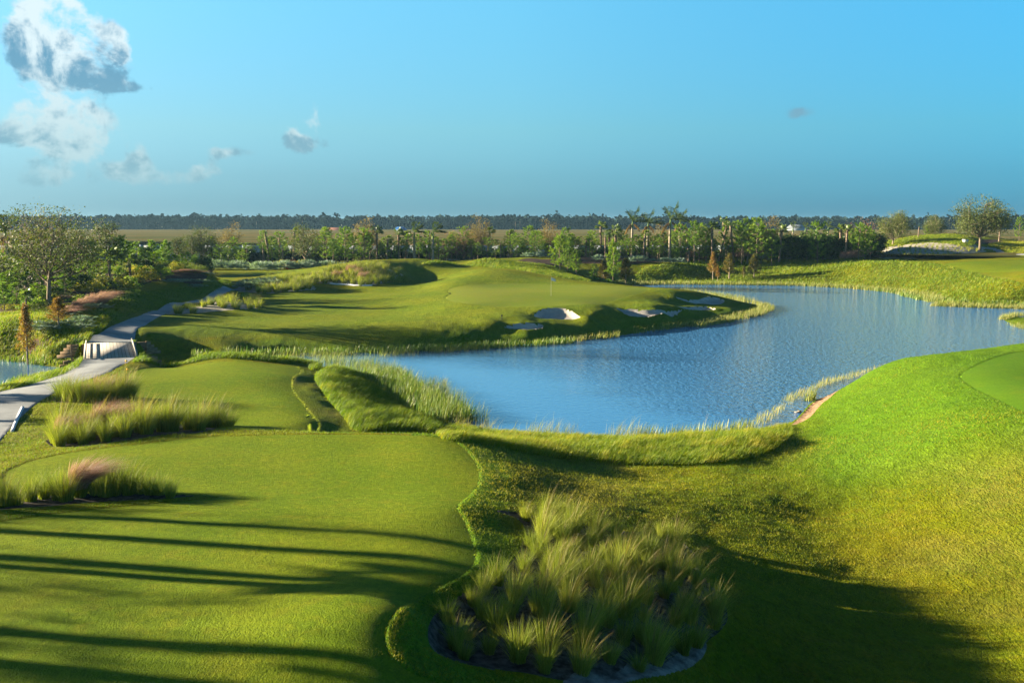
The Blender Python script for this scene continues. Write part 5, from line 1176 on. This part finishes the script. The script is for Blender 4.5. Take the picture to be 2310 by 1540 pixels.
# little things
def small(name, px, py, bld, lab, cat, group=None):
    h_ = hit([(px, py)])[0]; o = link(name, bld); o.location = (h_[0], h_[1], gz(*h_)); return tag(o, lab, cat, group)
def markerflag():
    b = B(); b.tube([(0, 0, -.05), (0, 0, .3)], .008, 4); b.box((.07, 0, .25), (.07, .004, .05)); return b.mesh('marker_flag', [M['yellow']])
mf = markerflag()
small('marker_flag', 283, 823, mf, 'upper yellow marker flag at the corner of the back tee', 'marker', 'yellow markers by the back tee')
small('marker_flag', 286, 843, mf, 'lower yellow marker flag near the tall grass clumps', 'marker', 'yellow markers by the back tee')
b = B(); b.tube([(0, 0, -.05), (0, 0, .35)], .03, 6); b.box((0, 0, .4), (.09, .05, .06)); small('tee_sign', 1132, 722, b.mesh('tee_sign', [M['black']]), 'small dark post on the ridge beside the lowest bunker', 'post')
b = B(); b.tube([(0, 0, 0), (0, 0, .12), (0, 0, .2)], [.16, .15, .06], 8); small('tee_marker', 1916, 569, b.mesh('tee_marker', [M['red']], True), 'tiny red tee marker left of the sandy mound', 'marker')
b = B(); b.box((0, 0, .25), (.5, .3, .3)); b.box((0, 0, .6), (.56, .36, .05)); small('utility_box', 2177, 549, b.mesh('utility_box', [M['white']]), 'white utility box left of the tall spreading oak', 'box')
b = B(); b.box((0, 0, .06), (.16, .12, .12), .4); b.box((.12, .05, .16), (.09, .07, .06), .2); small('shore_rock', 1799, 933, b.mesh('shore_rock', [M['stone']]), 'small brown rock in the water by the bare bank', 'rock')
# pale edging along the path bend
e_ = open_smooth(hit([(28,975),(36,955),(44,938),(52,922)])); b = B(); n_ = len(e_)
zz = height(e_[:, 0], e_[:, 1]); dd = np.gradient(e_, axis=0); dd /= np.linalg.norm(dd, axis=1)[:, None]; nv = np.stack([dd[:, 1], -dd[:, 0]], -1)*.06
top_ = np.vstack([np.column_stack([e_-nv, zz+.08]), np.column_stack([e_+nv, zz+.08]), np.column_stack([e_-nv, zz-.1]), np.column_stack([e_+nv, zz-.1])])
b.add(top_, [(i, i+1, n_+i+1, n_+i) for i in range(n_-1)]+[(2*n_+i, 2*n_+i+1, i+1, i) for i in range(n_-1)]+[(n_+i, n_+i+1, 3*n_+i+1, 3*n_+i) for i in range(n_-1)]+[(0, n_, 3*n_, 2*n_), (n_-1, 2*n_-1, 4*n_-1, 3*n_-1)])
tag(link('path_kerb', b.mesh('path_kerb', [M['white']])), 'short white kerb on the outer edge of the path bend', 'kerb')
# white liner edge at the foot of the tall mound
for pts_, lab_ in (([(745,641),(775,644),(800,645),(825,647),(840,646)], 'long white edging at the foot of the tall grassy mound'), ([(850,641),(865,636),(880,633),(893,630)], 'short white edging at the right foot of the tall grassy mound')):
    e_ = open_smooth(hit(pts_)); zz = height(e_[:, 0], e_[:, 1]); b = B(); b.tube(np.column_stack([e_, zz+.06]), .13, 6); tag(link('bed_edging', b.mesh('bed_edging', [M['white']], True)), lab_, 'edging')
# distant houses
def house(px, Y, w_, h_, roof, lab):
    x_ = fx(px, Y)[0]; z_ = gz(x_, Y); r_ = bpy.data.objects.new('distant_house', None); col.objects.link(r_); r_.location = (x_, Y, z_); tag(r_, lab, 'house')
    b = B(); b.box((0, 0, h_/2), (w_/2, 4, h_/2)); link('wall', b.mesh('wall', [M['wall']]), r_)
    b = B(); H2 = h_*.6; b.add([(-w_/2-.6, -4.6, h_), (w_/2+.6, -4.6, h_), (w_/2+.6, 4.6, h_), (-w_/2-.6, 4.6, h_), (-w_/2+2, 0, h_+H2), (w_/2-2, 0, h_+H2)], [(0, 1, 5, 4), (2, 3, 4, 5)], [(1, 2, 5), (3, 0, 4)]); link('roof', b.mesh('roof', [M[roof]]), r_)
    for k in (-.3, 0, .3):
        b = B(); b.box((w_*k, -4.05, h_*.5), (.7, .06, .7)); link('window', b.mesh('window', [M['black']]), r_)
house(757, 800, 16, 3.5, 'rooforange', 'distant low house with clay roof behind the pale road')
house(905, 790, 9, 4, 'blue', 'distant shed with bright blue roof behind the tree line')
house(1792, 800, 14, 5, 'roofgrey', 'distant house with pale grey roof beyond the dark hedge')
# far wood: reads as one mass
b = B(); n = 2700
px_ = rng.uniform(-420, 2760, n); Yf = 905+rng.uniform(0, 1, n)**1.6*330; xf = (px_-CX)/FPX*Yf
Ht = 12.2+4.6*fbm(xf*.006, Yf*.006+3, 3, 12)+rng.normal(size=n)*1.5+(Yf-900)*.004
big = rng.random(n) < .012; Ht = Ht+big*rng.uniform(1.5, 4, n)
k = 44; idx = np.repeat(np.arange(n), k); m_ = len(idx)
rad = (2.6+1.5*rng.random(n))[idx]; f = rng.random(m_); d_ = rng.normal(size=(m_, 3)); d_ /= np.linalg.norm(d_, axis=1)[:, None]
prof = np.where(f > .5, 1, .8)
cc_ = np.column_stack([xf[idx], Yf[idx], np.zeros(m_)])
zc = (Ht*.78)[idx]
P_ = cc_+d_*np.column_stack([rad*prof, rad*prof, (Ht*.22)[idx]])*rng.uniform(.5, 1, (m_, 1)); P_[:, 2] += np.where(rng.random(m_) < .45, zc, zc*rng.uniform(.08, 1, m_))
P_[:, 2] = np.maximum(P_[:, 2], .8)
b.leaves(P_, 3.2, np.clip(.5+.35*(rng.random(n)[idx]-.5)*2+rng.uniform(-.2, .2, m_), 0, 1), asp=.8)
fr_ = b; kk = np.nonzero(Yf < 960)[0][:160]
bt = B()
for i in kk: bt.tube([(xf[i], Yf[i]-2, .3), (xf[i], Yf[i]-2, Ht[i]*.8)], [.28, .18], 4)
tag(link('far_woods', b.mesh('far_woods', [M['forest']])), 'dark blue-green wood along the whole horizon', 'woods', kind='stuff')
tag(link('far_trunks', bt.mesh('far_trunks', [M['bark']])), 'dim trunks along the edge of the far wood', 'woods', kind='stuff')
bs = B(); n = 900; px_ = rng.uniform(-420, 2760, n); Yf = 905-rng.uniform(0, 1, n)**2*60; xf = (px_-CX)/FPX*Yf; idx = np.repeat(np.arange(n), 22); m_ = len(idx)
P_ = np.column_stack([xf[idx], Yf[idx], .6+np.zeros(m_)])+np.abs(rng.normal(size=(m_, 3)))*np.array([1.8, 1.5, 1.3])*rng.choice([-1, 1], (m_, 1))*np.array([1, 1, 0])+np.column_stack([np.zeros((m_, 2)), np.abs(rng.normal(size=m_))*1.4])
bs.leaves(P_, 1.2, rng.uniform(0, .8, m_), asp=.8); tag(link('scrub', bs.mesh('scrub', [M['forest']])), 'low scrub at the foot of the far wood', 'scrub', kind='stuff')
bs = B(); n = 700; px_ = rng.uniform(-300, 1300, n); Yf = np.exp(rng.uniform(math.log(270), math.log(850), n)); xf = (px_-CX)/FPX*Yf; zf = height(xf, Yf); idx = np.repeat(np.arange(n), 10); m_ = len(idx)
P_ = np.column_stack([xf, Yf, zf])[idx]+rng.normal(size=(m_, 3))*np.array([.6, .6, .3])+np.array([0, 0, .4]); bs.leaves(P_, .6, rng.uniform(.2, .9, m_), asp=.8)
tag(link('field_scrub', bs.mesh('field_scrub', [M['oak']])), 'scattered scrub dotted over the dry field', 'scrub', kind='stuff')
# air
HZ = True
if HZ:
    m, t = newmat('haze_air'); out = t.new('ShaderNodeOutputMaterial'); pv = t.new('ShaderNodeVolumePrincipled')
    pv.inputs['Color'].default_value = (.40, .72, 1.0, 1); pv.inputs['Density'].default_value = .00008; pv.inputs['Anisotropy'].default_value = .2
    t.l.new(pv.outputs[0], out.inputs['Volume'])
    b = B(); b.box((0, 4400, 9.0), (12900, 4800, 13.0))
    hz = link('haze', b.mesh('haze', [m])); tag(hz, 'thin blue haze over the distance', 'haze', kind='stuff')
